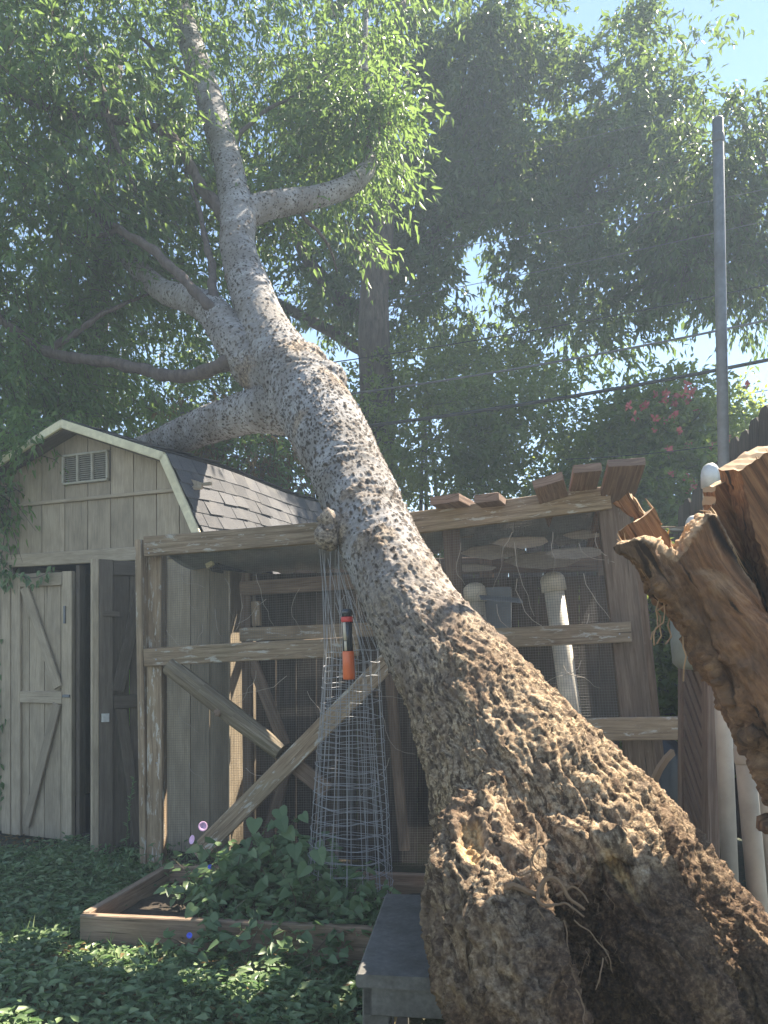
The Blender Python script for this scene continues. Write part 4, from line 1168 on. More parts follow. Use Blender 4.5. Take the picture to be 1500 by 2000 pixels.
    for k in range(110):      # long shards lifting off along the grain
        a = random.choice([((1215, 1058), (1320, 1094), 1.99), ((1325, 1088), (1392, 1004), 1.99), ((1262, 1000), (1318, 1075), 2.07), ((1230, 965), (1310, 1070), 2.17), ((1395, 990), (1435, 1090), 2.0), ((1400, 950), (1475, 950), 2.22), ((1446, 925), (1510, 880), 2.03), ((1420, 1080), (1500, 1250), 1.985), ((1340, 1080), (1440, 1150), 1.985)])
        t = random.random(); px = a[0][0] * (1 - t) + a[1][0] * t; py = a[0][1] * (1 - t) + a[1][1] * t
        p = W(px, py + random.uniform(-2, 14), a[2] + random.uniform(-.004, .05)); g_ = nrm(np.array([.52 + random.uniform(-.08, .08), random.uniform(-.05, .05), -.85])); l = random.uniform(.03, .13); w_ = random.uniform(.002, .006)
        e_ = np.array([.85, 0, .52]); tip = p - g_ * random.uniform(.004, .026)
        mb.add([p + e_ * w_, p - e_ * w_, p + np.array([0, -w_ * 1.2, 0]), tip, p + g_ * l], [[0, 2, 3], [2, 1, 3], [1, 0, 3], [2, 0, 4], [1, 2, 4], [0, 1, 4]])
    for k in range(26):       # splinters along the torn edges
        t = random.random(); a = random.choice([((1205, 1062), (1322, 1096), 2.0), ((1322, 1090), (1390, 1000), 2.0), ((1276, 992), (1320, 1076), 2.1), ((1262, 1005), (1322, 1080), 2.2), ((1410, 945), (1470, 950), 2.25)])
        px = a[0][0] * (1 - t) + a[1][0] * t; py = a[0][1] * (1 - t) + a[1][1] * t
        p = W(px, py, a[2] + .03); add_tube(mb, [p, p + np.array([random.uniform(-.03, .0), random.uniform(-.02, .02), random.uniform(.008, .035)])], [.003, .0008], 4)
    for (x, y) in ((1292, 1146), (1300, 1160), (1312, 1178), (1288, 1140), (1322, 1190)):   # loose strips and roots below
        p = W(x, y, 2.05); P = [p]
        for i in range(7): P.append(P[-1] + np.array([random.uniform(-.018, .012), random.uniform(-.01, .01), -random.uniform(.01, .035)]))
        add_tube(mb, P, .0022, 4)
    o = mb.build('splinters', M['splint'], st); o['kind'] = 'stuff'
make_stump()

# ------------------------------------------------------------------ pipes, pole, lattice, tub
def ground_hit(p, q):
    """extend q away from p down to the ground"""
    d = q - p; k = -q[2] / d[2] if d[2] < -1e-6 else 0
    return q + d * k
def capped_pipe(px0, py0, px1, py1, Y, wpx, label, mat, dome=True, capped=True, group=None):
    p, q = W(px0, py0, Y), W(px1, py1, Y); q = ground_hit(p, q); r = wpx / 2 / F * Y
    o = thing('capped_pipe', label, 'pipe', (q[0], q[1], 0), group)
    ax = nrm(q - p); L = np.linalg.norm(q - p)
    add_lathe(MB(), p, ax, [(r, .02), (r, L)], 18).build('pipe', M[mat], o, smooth=False)
    for k in (o.children): 
        k.data.polygons.foreach_set('use_smooth', [len(f.vertices) == 4 for f in k.data.polygons])
    if capped:
        c = add_lathe(MB(), p, ax, [(.001, -.026), (r * .45, -.024), (r * .86, -.013), (r * 1.14, .004), (r * 1.24, .022), (r * 1.27, .095), (r * 1.02, .097)], 18, False).build('cap', M['cap' if dome else mat], o, smooth=True)
    return o
capped_pipe(1078, 1125, 1117, 1400, 4.75, 38, 'white capped drain pipe standing behind the mesh, right of the trunk in full view', 'pvc', False)
capped_pipe(926, 1146, 940, 1300, 4.75, 36, 'white capped pipe half hidden by the leaning trunk behind the mesh', 'pvc', False)
capped_pipe(1387, 915, 1392, 1280, 3.9, 28, 'tall grey pipe with silver domed cap beside the steel pole', 'pvc_grey', True)
capped_pipe(1354, 1016, 1356, 1280, 4.3, 24, 'short pipe with pale domed cap peeping over the log notch', 'pvc_grey', True)
def plain_pipe(a, b, Y, w0, name, label, mat, cat='pipe', joints=()):
    p, q = W(*a, Y), W(*b, Y); q = ground_hit(p, q); r = w0 / 2 / F * Y
    o = thing(name, label, cat, (q[0], q[1], 0)); ax = nrm(q - p); L = np.linalg.norm(q - p)
    for nm, pr in (('shaft', [(r * .9, 0), (r, .006), (r, L)]),):
        c = add_lathe(MB(), p, ax, pr, 20).build(nm, M[mat], o)
        c.data.polygons.foreach_set('use_smooth', [len(f.vertices) == 4 for f in c.data.polygons])
    for j in joints:
        add_lathe(MB(), p + ax * (L * j), ax, [(r * 1.02, 0), (r * 1.10, .004), (r * 1.10, .05), (r * 1.02, .056)], 20).build('collar', M[mat], o, smooth=True)
    return o
plain_pipe((1402, 232), (1414, 950), 4.4, 21, 'steel_pole', 'tall slim grey metal pole rising against the sky', 'steel', 'pole', (.02,))
plain_pipe((1408, 1290), (1428, 1760), 2.75, 31, 'drain_pipe', 'straight pale pipe standing next to the lattice panel', 'pvc_grey', joints=())
plain_pipe((1442, 1330), (1488, 1850), 2.55, 37, 'drain_pipe', 'thicker slanting pale pipe at the right edge under the torn log', 'pvc_grey', joints=(.18,))
plain_pipe((1496, 1500), (1530, 1850), 2.7, 36, 'drain_pipe', 'pale pipe cut by the right edge of the photo behind the torn log', 'pvc_grey')

def make_lattice():
    o = thing('lattice_panel', 'brown diagonal lattice panel standing nearly edge on below the grey tub', 'lattice', (1.3, 3.3, 0))
    a = W(1338, 1640, 3.27) * np.array([1, 1, 0]); b = W(1388, 1640, 3.0) * np.array([1, 1, 0]); z0, z1 = .03, 1.28
    L = np.linalg.norm(b - a); d = nrm(b - a); nn = np.cross(d, (0, 0, 1))
    for s, off in ((1, .0), (-1, .009)):
        x = -(z1 - z0)
        while x < L:
            # clip the strip to the frame
            pts = []
            for z in (z0, z1):
                pts.append(x + (z - z0) if s > 0 else x + (z1 - z))
            u0, u1 = pts; za, zb = z0, z1
            def cl(u0, z_0, u1, z_1):
                if u0 == u1: return None
                t0, t1 = 0, 1
                for lim, sg in ((0, 1), (L, -1)):
                    f0, f1 = sg * (u0 - lim), sg * (u1 - lim)
                    if f0 < 0 and f1 < 0: return None
                    if f0 < 0: t0 = max(t0, f0 / (f0 - f1))
                    if f1 < 0: t1 = min(t1, f0 / (f0 - f1))
                if t1 <= t0 + .02: return None
                return (u0 + (u1 - u0) * t0, z_0 + (z_1 - z_0) * t0, u0 + (u1 - u0) * t1, z_0 + (z_1 - z_0) * t1)
            c = cl(u0, za, u1, zb)
            if c:
                p = a + d * c[0] + np.array([0, 0, c[1]]) + nn * off; q = a + d * c[2] + np.array([0, 0, c[3]]) + nn * off
                board('slat', p, q, np.cross(nrm(q - p), nn), .034, .009, M['lattice'], o, rings=2, bev=.001)
            x += .068
    board('frame', b + np.array([0, 0, 0]), b + np.array([0, 0, z1 + .03]), d, .06, .05, M['lattice'], o)
    board('frame', a, a + np.array([0, 0, z1 + .03]), d, .04, .05, M['lattice'], o)
    board('frame', a + np.array([0, 0, z1]), b + np.array([0, 0, z1]), (0, 0, 1), .05, .04, M['lattice'], o)
    # dark panel behind it
    c = b + np.array([.075, .06, 0])
    board('back_board', c, c + np.array([0, 0, 1.25]), d, .12, .02, M['fence'], o)
make_lattice()
def make_tub():
    c = W(1372, 1310, 3.05); o = thing('plastic_tub', 'grey green plastic tub with bright rim on top of the lattice frame', 'tub', tuple(c))
    ax = np.array([.10, 0, 1.0])
    add_lathe(MB(), c, ax, [(.001, 0.0), (.09, 0), (.115, .02), (.13, .10), (.142, .22), (.136, .22), (.12, .05), (.001, .02)], 28, False).build('body', M['tub'], o, smooth=True)
    add_lathe(MB(), c + nrm(ax) * .215, ax, [(.138, 0), (.152, .003), (.154, .014), (.142, .018), (.136, .012)], 28, False).build('rim', M['white'], o, smooth=True)
make_tub()
def make_bag():
    # slumped black plastic sacks behind the post
    for (px, py, Y, rx, rz, lab) in ((1290, 1330, 4.35, .16, .42, 'slumped black plastic sack between the coop post and the lattice'), (1200, 1600, 4.9, .3, .25, 'low black plastic sack on the ground behind the coop post')):
        c = W(px, py, Y); c[2] = rz; n = 18; mb = MB()
        prof = [(rx * math.sin(a) ** .7 * (1.1 - .25 * k / 12) + .002, rz * (1 - math.cos(a))) for k, a in enumerate(np.linspace(0.02, math.pi - .02, 13))]
        add_lathe(mb, (c[0], c[1], 0), (0, 0, 1), prof, 22, False)
        V = np.array(mb.v); k = fbm(V * 9, 4, 4, .6); cc = V.mean(0); dr = V - cc; dr[:, 2] *= .2
        V = V + dr * k[:, None] * .5; mb.v = [tuple(v) for v in V]
        o = mb.build('plastic_sack', M['black'], smooth=True); tag(o, lab, 'sack')
make_bag()
def make_hoop():
    o = MB(); c = W(1345, 1585, 3.4); P = []; 
    for a in np.linspace(R(115), R(245), 12): P.append(c + np.array([math.cos(a) * .17, .02 * math.sin(a * 2), math.sin(a) * .28]))
    n = len(P); V = []; fs = []
    for p in P:
        out = nrm((p - c) * np.array([1, 0, 1]))
        for (a, b) in ((0, -.02), (.008, -.02), (.008, .02), (0, .02)): V.append(p + out * a * 3 + np.array([0, b, 0]))
    for i in range(n - 1):
        for k in range(4): j = (k + 1) % 4; fs.append([i * 4 + k, i * 4 + j, (i + 1) * 4 + j, (i + 1) * 4 + k])
    fs += [[0, 1, 2, 3], [(n - 1) * 4 + k for k in (3, 2, 1, 0)]]
    o.add(V, fs); ob = o.build('wooden_hoop', M['coop'], smooth=False); tag(ob, 'curved strip of pale wood leaning in the shade left of the lattice', 'hoop')
make_hoop()

# ------------------------------------------------------------------ fence far right
def make_fence():
    f = thing('picket_fence', 'tall dark board fence stepping up at the right edge behind the log', 'fence', (2.55, 5, 0))
    Y = 6.6; k = 0
    while Y > 3.9:
        h = 2.58 + (6.6 - Y) * .26 + random.uniform(-.03, .03) + (.12 if Y < 5.0 else 0)
        X = 2.52 + random.uniform(-.008, .008)
        w = .135
        P = [(Y, 0), (Y - w, 0), (Y - w, h - .04), (Y - w + .03, h), (Y - .03, h), (Y, h - .04)]
        prism_poly(MB(), [np.array([X, a, b]) for a, b in P], np.array([.018, 0, 0])).build('picket', M['fence'], f)
        Y -= .142; k += 1
    for z in (.5, 1.4, 2.3):
        board('rail', (2.56, 6.6, z), (2.56, 4.0, z), (0, 0, 1), .09, .04, M['fence'], f)
    # lower back fence glimpsed behind the notch
    g = thing('back_fence', 'low grey board fence glimpsed through the notch of the torn log', 'fence', (1.9, 6.0, 0))
    x = .6
    while x < 2.5:
        prism_poly(MB(), [np.array([x, 6.3, 0]), np.array([x + .135, 6.3, 0]), np.array([x + .135, 6.3, 2.3]), np.array([x, 6.3, 2.3])], np.array([0, .018, 0])).build('board', M['fence'], g)
        x += .142
    board('cap_rail', (.6, 6.28, 2.33), (2.5, 6.28, 2.33), (0, 1, 0), .1, .035, M['coop'], g)
make_fence()

# ------------------------------------------------------------------ raised bed, bench
def make_bed():
    b = thing('raised_bed', 'low raised garden bed of reddish timber boards overgrown with weeds', 'raised bed', (-.6, 3.7, 0))
    FL = np.array([-1.32, 3.36, 0]); BL = np.array([-1.17, 4.15, 0]); FR = np.array([.55, 3.12, 0]); BR_ = np.array([.7, 3.9, 0])
    h = .17; z = np.array([0, 0, h / 2 + .0])
    board('side_board', FL + z, FR + z, (0, 0, 1), h, .038, M['bed'], b, warp=.004)
    board('side_board', FL + z + nrm(BL - FL) * .03, BL + z, (0, 0, 1), h - .004, .038, M['bed'], b, warp=.003)
    board('side_board', BL + z, BR_ + z, (0, 0, 1), h, .038, M['bed'], b, warp=.003)
    board('side_board', FR + z, BR_ + z, (0, 0, 1), h, .038, M['bed'], b)
    mb = MB(); n = 24; V = []; fs = []
    for i in range(n + 1):
        for j in range(n + 1):
            u, v = i / n, j / n
            p = (FL * (1 - u) + FR * u) * (1 - v) + (BL * (1 - u) + BR_ * u) * v
            V.append(p)
    V = np.array(V); V[:, 2] = .075 + .03 * fbm(V * 5, 3, 2)
    for i in range(n):
        for j in range(n): k = i * (n + 1) + j; fs.append([k, k + n + 1, k + n + 2, k + 1])
    mb.add(V, fs); mb.build('soil', M['soil'], b, smooth=True)
make_bed()
def make_bench():
    b = thing('bench', 'grey painted wooden bench beside the root flare', 'bench', (.1, 2.4, 0))
    a0 = np.array([-.075, 2.03, .44]); a1 = np.array([.005, 2.72, .44]); d = nrm(a1 - a0); s = np.array([d[1], -d[0], 0])
    ws = .375; L = .69
    for k in range(1):
        c = a0 + s * (ws / 2 + k * .1)
        board('seat', c + np.array([0, 0, 0]), c + d * L, s, ws, .035, M['benchm'], b, bev=.006)
    z = np.array([0, 0, -.018])
    for (u, v) in ((.06, .05), (.06, ws - .05), (L - .06, .05), (L - .06, ws - .05)):
        p = a0 + d * u + s * v + z; board('leg', p, p * np.array([1, 1, 0]), s, .075, .05, M['benchm'], b)
    for v in (.03, ws - .03):
        p = a0 + d * .02 + s * v + z * 3.4; board('apron', p, p + d * (L - .04), (0, 0, 1), .08, .02, M['benchm'], b)
    p = a0 + d * .03 + z * 3.4 + s * .02; board('apron', p, p + s * (ws - .04), (0, 0, 1), .08, .02, M['benchm'], b)
make_bench()

# ------------------------------------------------------------------ wire cages and hanging tube
def make_cage(cx, cy, r0, r1, zt, ztop, nrod, lab, ph, lean):
    o = thing('plant_cage', lab, 'wire cage', (cx, cy, .1), 'nested wire plant cages')
    zb = .11
    ctr = lambda z: np.array([cx + lean[0] * (z - zb), cy + lean[1] * (z - zb)])
    rad = lambda z: r0 + (r1 - r0) * (z - zb) / (zt - zb)
    tops = []
    for k in range(nrod):
        th = ph + 2 * math.pi * k / nrod + random.uniform(-.05, .05)
        P = []
        for z in np.linspace(zb - .03, zt, 6):
            c = ctr(z); r = rad(z) * (1 + random.uniform(-.03, .03)); P.append([c[0] + r * math.cos(th), c[1] + r * math.sin(th), z])
        c = ctr(ztop); e = ztop + random.uniform(-.28, .02); r = rad(zt) * random.uniform(.35, .7); th2 = th + random.uniform(-.7, .7)
        P.append([c[0] - .07 + r * math.cos(th2), c[1] + r * math.sin(th2), e])
        add_tube(MB(), P, .0014, 5).build('rod', M['wire'], o)
    nr = int((zt - zb) / .058)
    for i in range(nr + 1):
        z = zb + (zt - zb) * i / nr; c = ctr(z); r = rad(z); tl = random.uniform(-.012, .012)
        P = [[c[0] + r * math.cos(a) * (1 + .012 * math.sin(3 * a + i)), c[1] + r * math.sin(a), z + tl * math.cos(a) + .004 * math.sin(5 * a + i)] for a in np.linspace(0, 2 * math.pi, 25)]
        add_tube(MB(), P, .0013, 4, False).build('ring', M['wire'], o)
make_cage(-.165, 3.66, .215, .13, 1.32, 1.86, 16, 'outer cone shaped cage of grey welded wire standing in the raised bed', 0, (.01, .0))
make_cage(-.16, 3.67, .185, .105, 1.28, 1.80, 14, 'inner wire cage nested within the larger cone of welded wire', .2, (-.012, .01))

def make_zapper():
    Y = 3.40; p = W(677, 1190, Y); q = W(682, 1328, Y); ax = nrm(q - p); L = np.linalg.norm(q - p); k = L / 138.0
    o = thing('hanging_tube_feeder', 'orange and black tube hanging by a wire loop from the wire cage', 'hanging tube', tuple(p))
    f = Y / F
    P = lambda a: p + ax * (a - 1190) * k
    add_lathe(MB(), P(1190), ax, [(.001, 0), (9 * f, 0), (10.5 * f, .008), (10.5 * f, 16 * k), ], 20).build('top_cap', M['black2'], o, smooth=False)
    add_lathe(MB(), P(1205), ax, [(11.5 * f, 0), (11.8 * f, .003), (11.8 * f, 8 * k), (11.2 * f, 10 * k)], 20).build('red_ring', M['red'], o)
    add_lathe(MB(), P(1215), ax, [(9.6 * f, 0), (9.8 * f, 57 * k)], 20).build('body_tube', M['black2'], o, smooth=True)
    a = P(1216) + np.array([-5.5 * f, -9.0 * f, 0]); b = P(1251) + np.array([-4.5 * f, -9.2 * f, 0]); c = P(1271) + np.array([-4 * f, -9.2 * f, 0])
    board('pale_strip', a, b, (1, 0, 0), 5.5 * f, .004, M['cream'], o, bev=.001)
    board('pale_strip', b + ax * .003, c, (1, 0, 0), 5.0 * f, .004, M['cream'], o, bev=.001)
    add_lathe(MB(), P(1272), ax, [(11.2 * f, 0), (11.6 * f, .004), (12 * f, 52 * k), (11.2 * f, 55 * k), (.001, 56 * k)], 24).build('orange_cup', M['orange'], o)
    for c_ in o.children:
        c_.data.polygons.foreach_set('use_smooth', [len(ff.vertices) == 4 for ff in c_.data.polygons])
    add_tube(MB(), [P(1191) + np.array([-9 * f, 0, 0]), P(1172) + np.array([-8.5 * f, 0, 0]), P(1163) + np.array([-3 * f, 0, 0]), P(1163) + np.array([3 * f, .01, 0]), P(1172) + np.array([8.5 * f, .01, 0]), P(1191) + np.array([9 * f, 0, 0])], .0014, 5).build('wire_loop', M['wire'], o)
make_zapper()

# ------------------------------------------------------------------ utility wires
def cable(a, b, Ya, Yb, r, mat, sag, lab, grp='overhead cables beyond the coop'):
    p, q = W(*a, Ya), W(*b, Yb); P = []
    for t in np.linspace(-.25, 1.25, 31):
        P.append(p * (1 - t) + q * t - np.array([0, 0, sag * 4 * t * (1 - t)]))
    o = add_tube(MB(), P, r, 6).build('overhead_cable', M[mat]); tag(o, lab, 'cable', grp)
cable((560, 850), (1500, 703), 8.2, 7.4, .018, 'cable', .06, 'thickest black overhead cable, lowest of those crossing the tall trees')
cable((560, 785), (1500, 625), 8.3, 7.5, .011, 'cable_grey', .06, 'pale grey overhead cable just above the thick black one')
cable((560, 720), (1500, 556), 8.4, 7.6, .006, 'cable', .05, 'thin dark overhead cable above the pale grey one')
cable((900, 560), (1500, 430), 8.4, 7.8, .0035, 'cable_grey', .02, 'faint pair of wires high in the foliage, the lower one')
cable((1000, 465), (1500, 368), 8.4, 7.8, .0035, 'cable_grey', .02, 'faint wire high in the foliage, crossing behind the pole near its middle')
cable((1050, 290), (1300, 230), 8.4, 8.0, .003, 'cable_grey', .01, 'topmost faint wire in the tall foliage left of the pole')
cable((1180, 893), (1500, 855), 7.4, 7.0, .004, 'cable', .02, 'thin black wire low across the flowering bush')
cable((1240, 800), (1500, 762), 14, 14, .008, 'cable_grey', .02, 'distant thin wire above the pink flowered bush')

# ------------------------------------------------------------------ background trees
def trunk_far(root, rows, name='trunk'):
    p, r = px_path(rows, len(rows) * 6); p = p + np.stack([fbm(p * 1.3, 2, k) for k in (1, 2, 3)], 1) * .06
    add_tube(MB(), p, r, 12).build(name, M['bark_far'], root, smooth=True)

def bg_trees():
    t = thing('tall_tree', 'tall dark leafed tree with thick upright trunk directly behind the coop', 'tree', (-.1, 11, 0))
    trunk_far(t, [(738, 1420, 9.7, 88), (735, 1000, 9.7, 80), (733, 780, 9.7, 70), (728, 640, 9.7, 60), (738, 480, 9.8, 50), (748, 360, 10, 42), (760, 200, 10.5, 32), (780, 0, 11.0, 22)])
    for rows in ([(730, 640, 11, 34), (640, 560, 10.8, 26), (560, 430, 10.6, 18), (500, 300, 10.5, 10)], [(745, 580, 11, 32), (840, 470, 10.8, 24), (940, 380, 10.7, 18), (1060, 260, 10.6, 10)],
                 [(738, 480, 11, 26), (800, 300, 11, 20), (900, 120, 11, 12), (960, -50, 11, 8)], [(735, 700, 11, 28), (640, 650, 11, 22), (540, 590, 11, 18), (440, 560, 11, 10)],
                 [(1000, 430, 10.6, 12), (1100, 380, 10.6, 9), (1230, 300, 10.5, 5)]):
        trunk_far(t, rows, 'limb')
    crown(t, [(830, 60, 11, 235, 240, 1.6, 1900), (760, 330, 11, 210, 230, 1.2, 1500), (970, 270, 11, 150, 190, 1.4, 1600), (960, 470, 10.8, 260, 150, 1.0, 1500), (1170, 300, 10.6, 170, 180, 1.0, 1150),
              (1250, 75, 10.8, 38, 55, .5, 120), (1175, 215, 10.8, 105, 60, .7, 360), (1372, 62, 11, 20, 16, .3, 22), (1180, 500, 10.6, 190, 120, .9, 800), (880, 590, 10.8, 240, 90, .8, 600), (1130, 630, 10.5, 170, 75, .8, 420), (650, 560, 11, 120, 110, .9, 330),
              (880, -200, 11.5, 260, 140, 1.6, 400), (1350, 165, 10.4, 34, 30, .4, 60), (1310, 250, 10.4, 70, 65, .6, 220)],
          13, .40, .135, .048, M['leaf_far'], droop=.45, fine=False, twigs=.006, twig_frac=.5, thr=.035)
    t = thing('pecan_tree', 'leafy tree at the right edge whose sprays show against open sky behind the pole', 'tree', (5.2, 9.5, 0))
    trunk_far(t, [(1640, 1500, 9.5, 70), (1620, 900, 9.5, 60), (1580, 500, 9.5, 40), (1520, 200, 9.5, 20)])
    for rows in ([(1600, 620, 9.5, 24), (1480, 480, 9.4, 14), (1380, 330, 9.4, 7)], [(1580, 480, 9.5, 18), (1480, 300, 9.5, 10), (1420, 180, 9.5, 5)]): trunk_far(t, rows, 'limb')
    crown(t, [(1500, 235, 9.5, 36, 60, .5, 130), (1400, 330, 9.4, 120, 110, .7, 500), (1480, 420, 9.5, 90, 130, .7, 420), (1380, 500, 9.4, 90, 90, .6, 230), (1470, 590, 9.5, 70, 90, .5, 250), (1640, 450, 9.7, 70, 180, 1.0, 240), (1330, 400, 9.4, 80, 110, .6, 250)],
          13, .42, .12, .036, M['leaf_far'], droop=.7, fine=False, twigs=.005, thr=-.03)
    t = thing('background_tree', 'bushy tree filling the space behind the shed roof', 'tree', (-4.5, 11, 0))
    trunk_far(t, [(150, 1400, 11, 60), (170, 900, 11, 50), (200, 500, 11, 36), (230, 100, 11, 20)])
    crown(t, [(60, 760, 10.5, 200, 130, .9, 620), (300, 780, 10.8, 220, 120, .9, 620), (520, 830, 10.8, 160, 110, .8, 420), (120, 560, 11, 220, 130, 1.0, 380), (420, 640, 11, 160, 100, .8, 200), (150, 250, 11.5, 280, 260, 1.3, 420), (470, 200, 11.5, 200, 240, 1.2, 380), (560, 450, 11.3, 120, 130, .8, 180), (100, -50, 11.5, 300, 150, 1.3, 350)],
          13, .42, .11, .040, M['leaf_far'], droop=.4, fine=False, twigs=.005, twig_frac=.5, thr=-.03)
    def bush(name, lab, blobs, sz=(.085, .042), mat='leaf_bush', tshift=0.0, cat='bush', per=12):
        c = W(blobs[0][0], 1280, blobs[0][2]); t = thing(name, lab, cat, (c[0], c[1], 0))
        for k in range(5):
            b = random.choice(blobs[:4]); p = W(b[0], b[1], b[2]); q = c * np.array([1, 1, 0]) + np.array([random.uniform(-.2, .2), random.uniform(-.2, .2), 0])
            add_tube(MB(), [q, (p + q) / 2 + np.array([random.uniform(-.2, .2), 0, 0]), p], [.05, .035, .015], 6).build('stem', M['bark_far'], t, smooth=True)
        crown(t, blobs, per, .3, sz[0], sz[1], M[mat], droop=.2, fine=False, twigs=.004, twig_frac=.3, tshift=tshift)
        return t
    bush('evergreen_bush', 'dark bush beyond the left end of the shed, under the fallen crown', [(-250, 900, 9.5, 260, 160, .8, 700), (-200, 1150, 9.3, 260, 170, .7, 600), (-600, 950, 9.5, 300, 200, .8, 700), (-600, 1250, 9.2, 300, 160, .6, 400), (-120, 1350, 9.0, 200, 120, .5, 250)])
    bush('evergreen_bush', 'dense dark green bush behind the coop, just right of the leaning trunk', [(830, 860, 9.4, 170, 120, .8, 1000), (800, 1060, 9.2, 180, 150, .7, 700), (760, 1300, 9.0, 200, 150, .6, 450), (700, 900, 9.6, 100, 130, .7, 300)])
    bush('evergreen_bush', 'dark broadleaf bush rising over the coop rafters', [(1080, 860, 9.2, 190, 120, .8, 1050), (1080, 1060, 9.0, 200, 150, .7, 750), (1080, 1300, 8.8, 220, 160, .6, 450), (1180, 940, 8.8, 110, 110, .6, 350)])
    bush('evergreen_bush', 'pale shrub top, sunlight painted into its leaf tint, seen above the thick cable near the trunk', [(830, 730, 10.0, 130, 70, .6, 350), (960, 745, 10.0, 130, 55, .6, 300)], tshift=.25)  # tint raised to put sunlight into the leaf colour
    t = bush('flowering_bush', 'green bush dotted with pink flowers left of the steel pole', [(1310, 830, 8.6, 110, 85, .6, 650), (1300, 960, 8.4, 120, 110, .6, 650), (1330, 1120, 8.2, 150, 140, .5, 450), (1240, 860, 8.8, 70, 60, .5, 200)], tshift=.15)
    for k in range(52):
        a = random.choice([(1260, 800, 30, 20), (1380, 900, 16, 30), (1300, 860, 40, 40), (1340, 790, 45, 40), (1330, 770, 60, 20), (1395, 860, 20, 20), (1300, 780, 30, 15), (1350, 950, 30, 40), (1440, 865, 15, 12)])
        p = W(a[0] + random.gauss(0, 1) * a[2] * .6, a[1] + random.gauss(0, 1) * a[3] * .6, 8.0 + random.uniform(-.1, .2))
        mb = MB()
        vs = [p]; fs = []
        for j in range(14):
            u, v = np.array(rnd_dir(2)); v = nrm(v - u * np.dot(u, v)); l = random.uniform(.03, .07); k0 = len(vs)
            vs += [p + u * l * .6 + v * .018, p + u * l, p + u * l * .6 - v * .018]; fs.append([0, k0, k0 + 1, k0 + 2])
        mb.add(vs, fs)
        mb.build('flower', M['crape'], t)
    bush('far_shrub', 'small hazy shrub against the sky between pole and board fence', [(1455, 800, 12, 50, 45, .5, 130), (1480, 850, 12, 60, 60, .5, 220), (1440, 930, 11.5, 70, 90, .5, 260), (1480, 1050, 11, 80, 90, .5, 200)], tshift=.3)
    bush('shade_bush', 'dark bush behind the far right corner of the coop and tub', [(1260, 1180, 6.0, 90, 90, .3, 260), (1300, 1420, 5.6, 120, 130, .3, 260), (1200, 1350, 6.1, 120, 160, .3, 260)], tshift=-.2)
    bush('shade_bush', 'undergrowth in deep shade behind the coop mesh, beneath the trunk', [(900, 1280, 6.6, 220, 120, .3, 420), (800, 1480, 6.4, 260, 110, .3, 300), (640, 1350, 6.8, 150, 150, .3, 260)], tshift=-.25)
    # dead leaves hung up in the crotch and behind the shed roof
    t = thing('yellowing_shrub', 'straggly yellow green growth between shed roof and the tree limb', 'shrub', W(500, 1280, 7.6) * np.array([1, 1, 0]))
    add_tube(MB(), [W(500, 1500, 7.6), W(500, 950, 7.6)], .03, 6).build('stem', M['branch'], t)
    crown(t, [(470, 890, 7.6, 90, 45, .3, 130), (560, 910, 7.6, 60, 60, .3, 120), (600, 960, 7.6, 40, 40, .3, 60)], 12, .3, .09, .035, M['leaf_near'], droop=.3, tshift=.3)
    o = crown(t, [(500, 900, 7.5, 110, 45, .3, 120), (400, 770, 7.4, 40, 25, .2, 40), (600, 950, 7.4, 40, 50, .2, 50)], 10, .3, .09, .022, M['leaf_dry'], name='dead_leaves', droop=.8)
bg_trees()

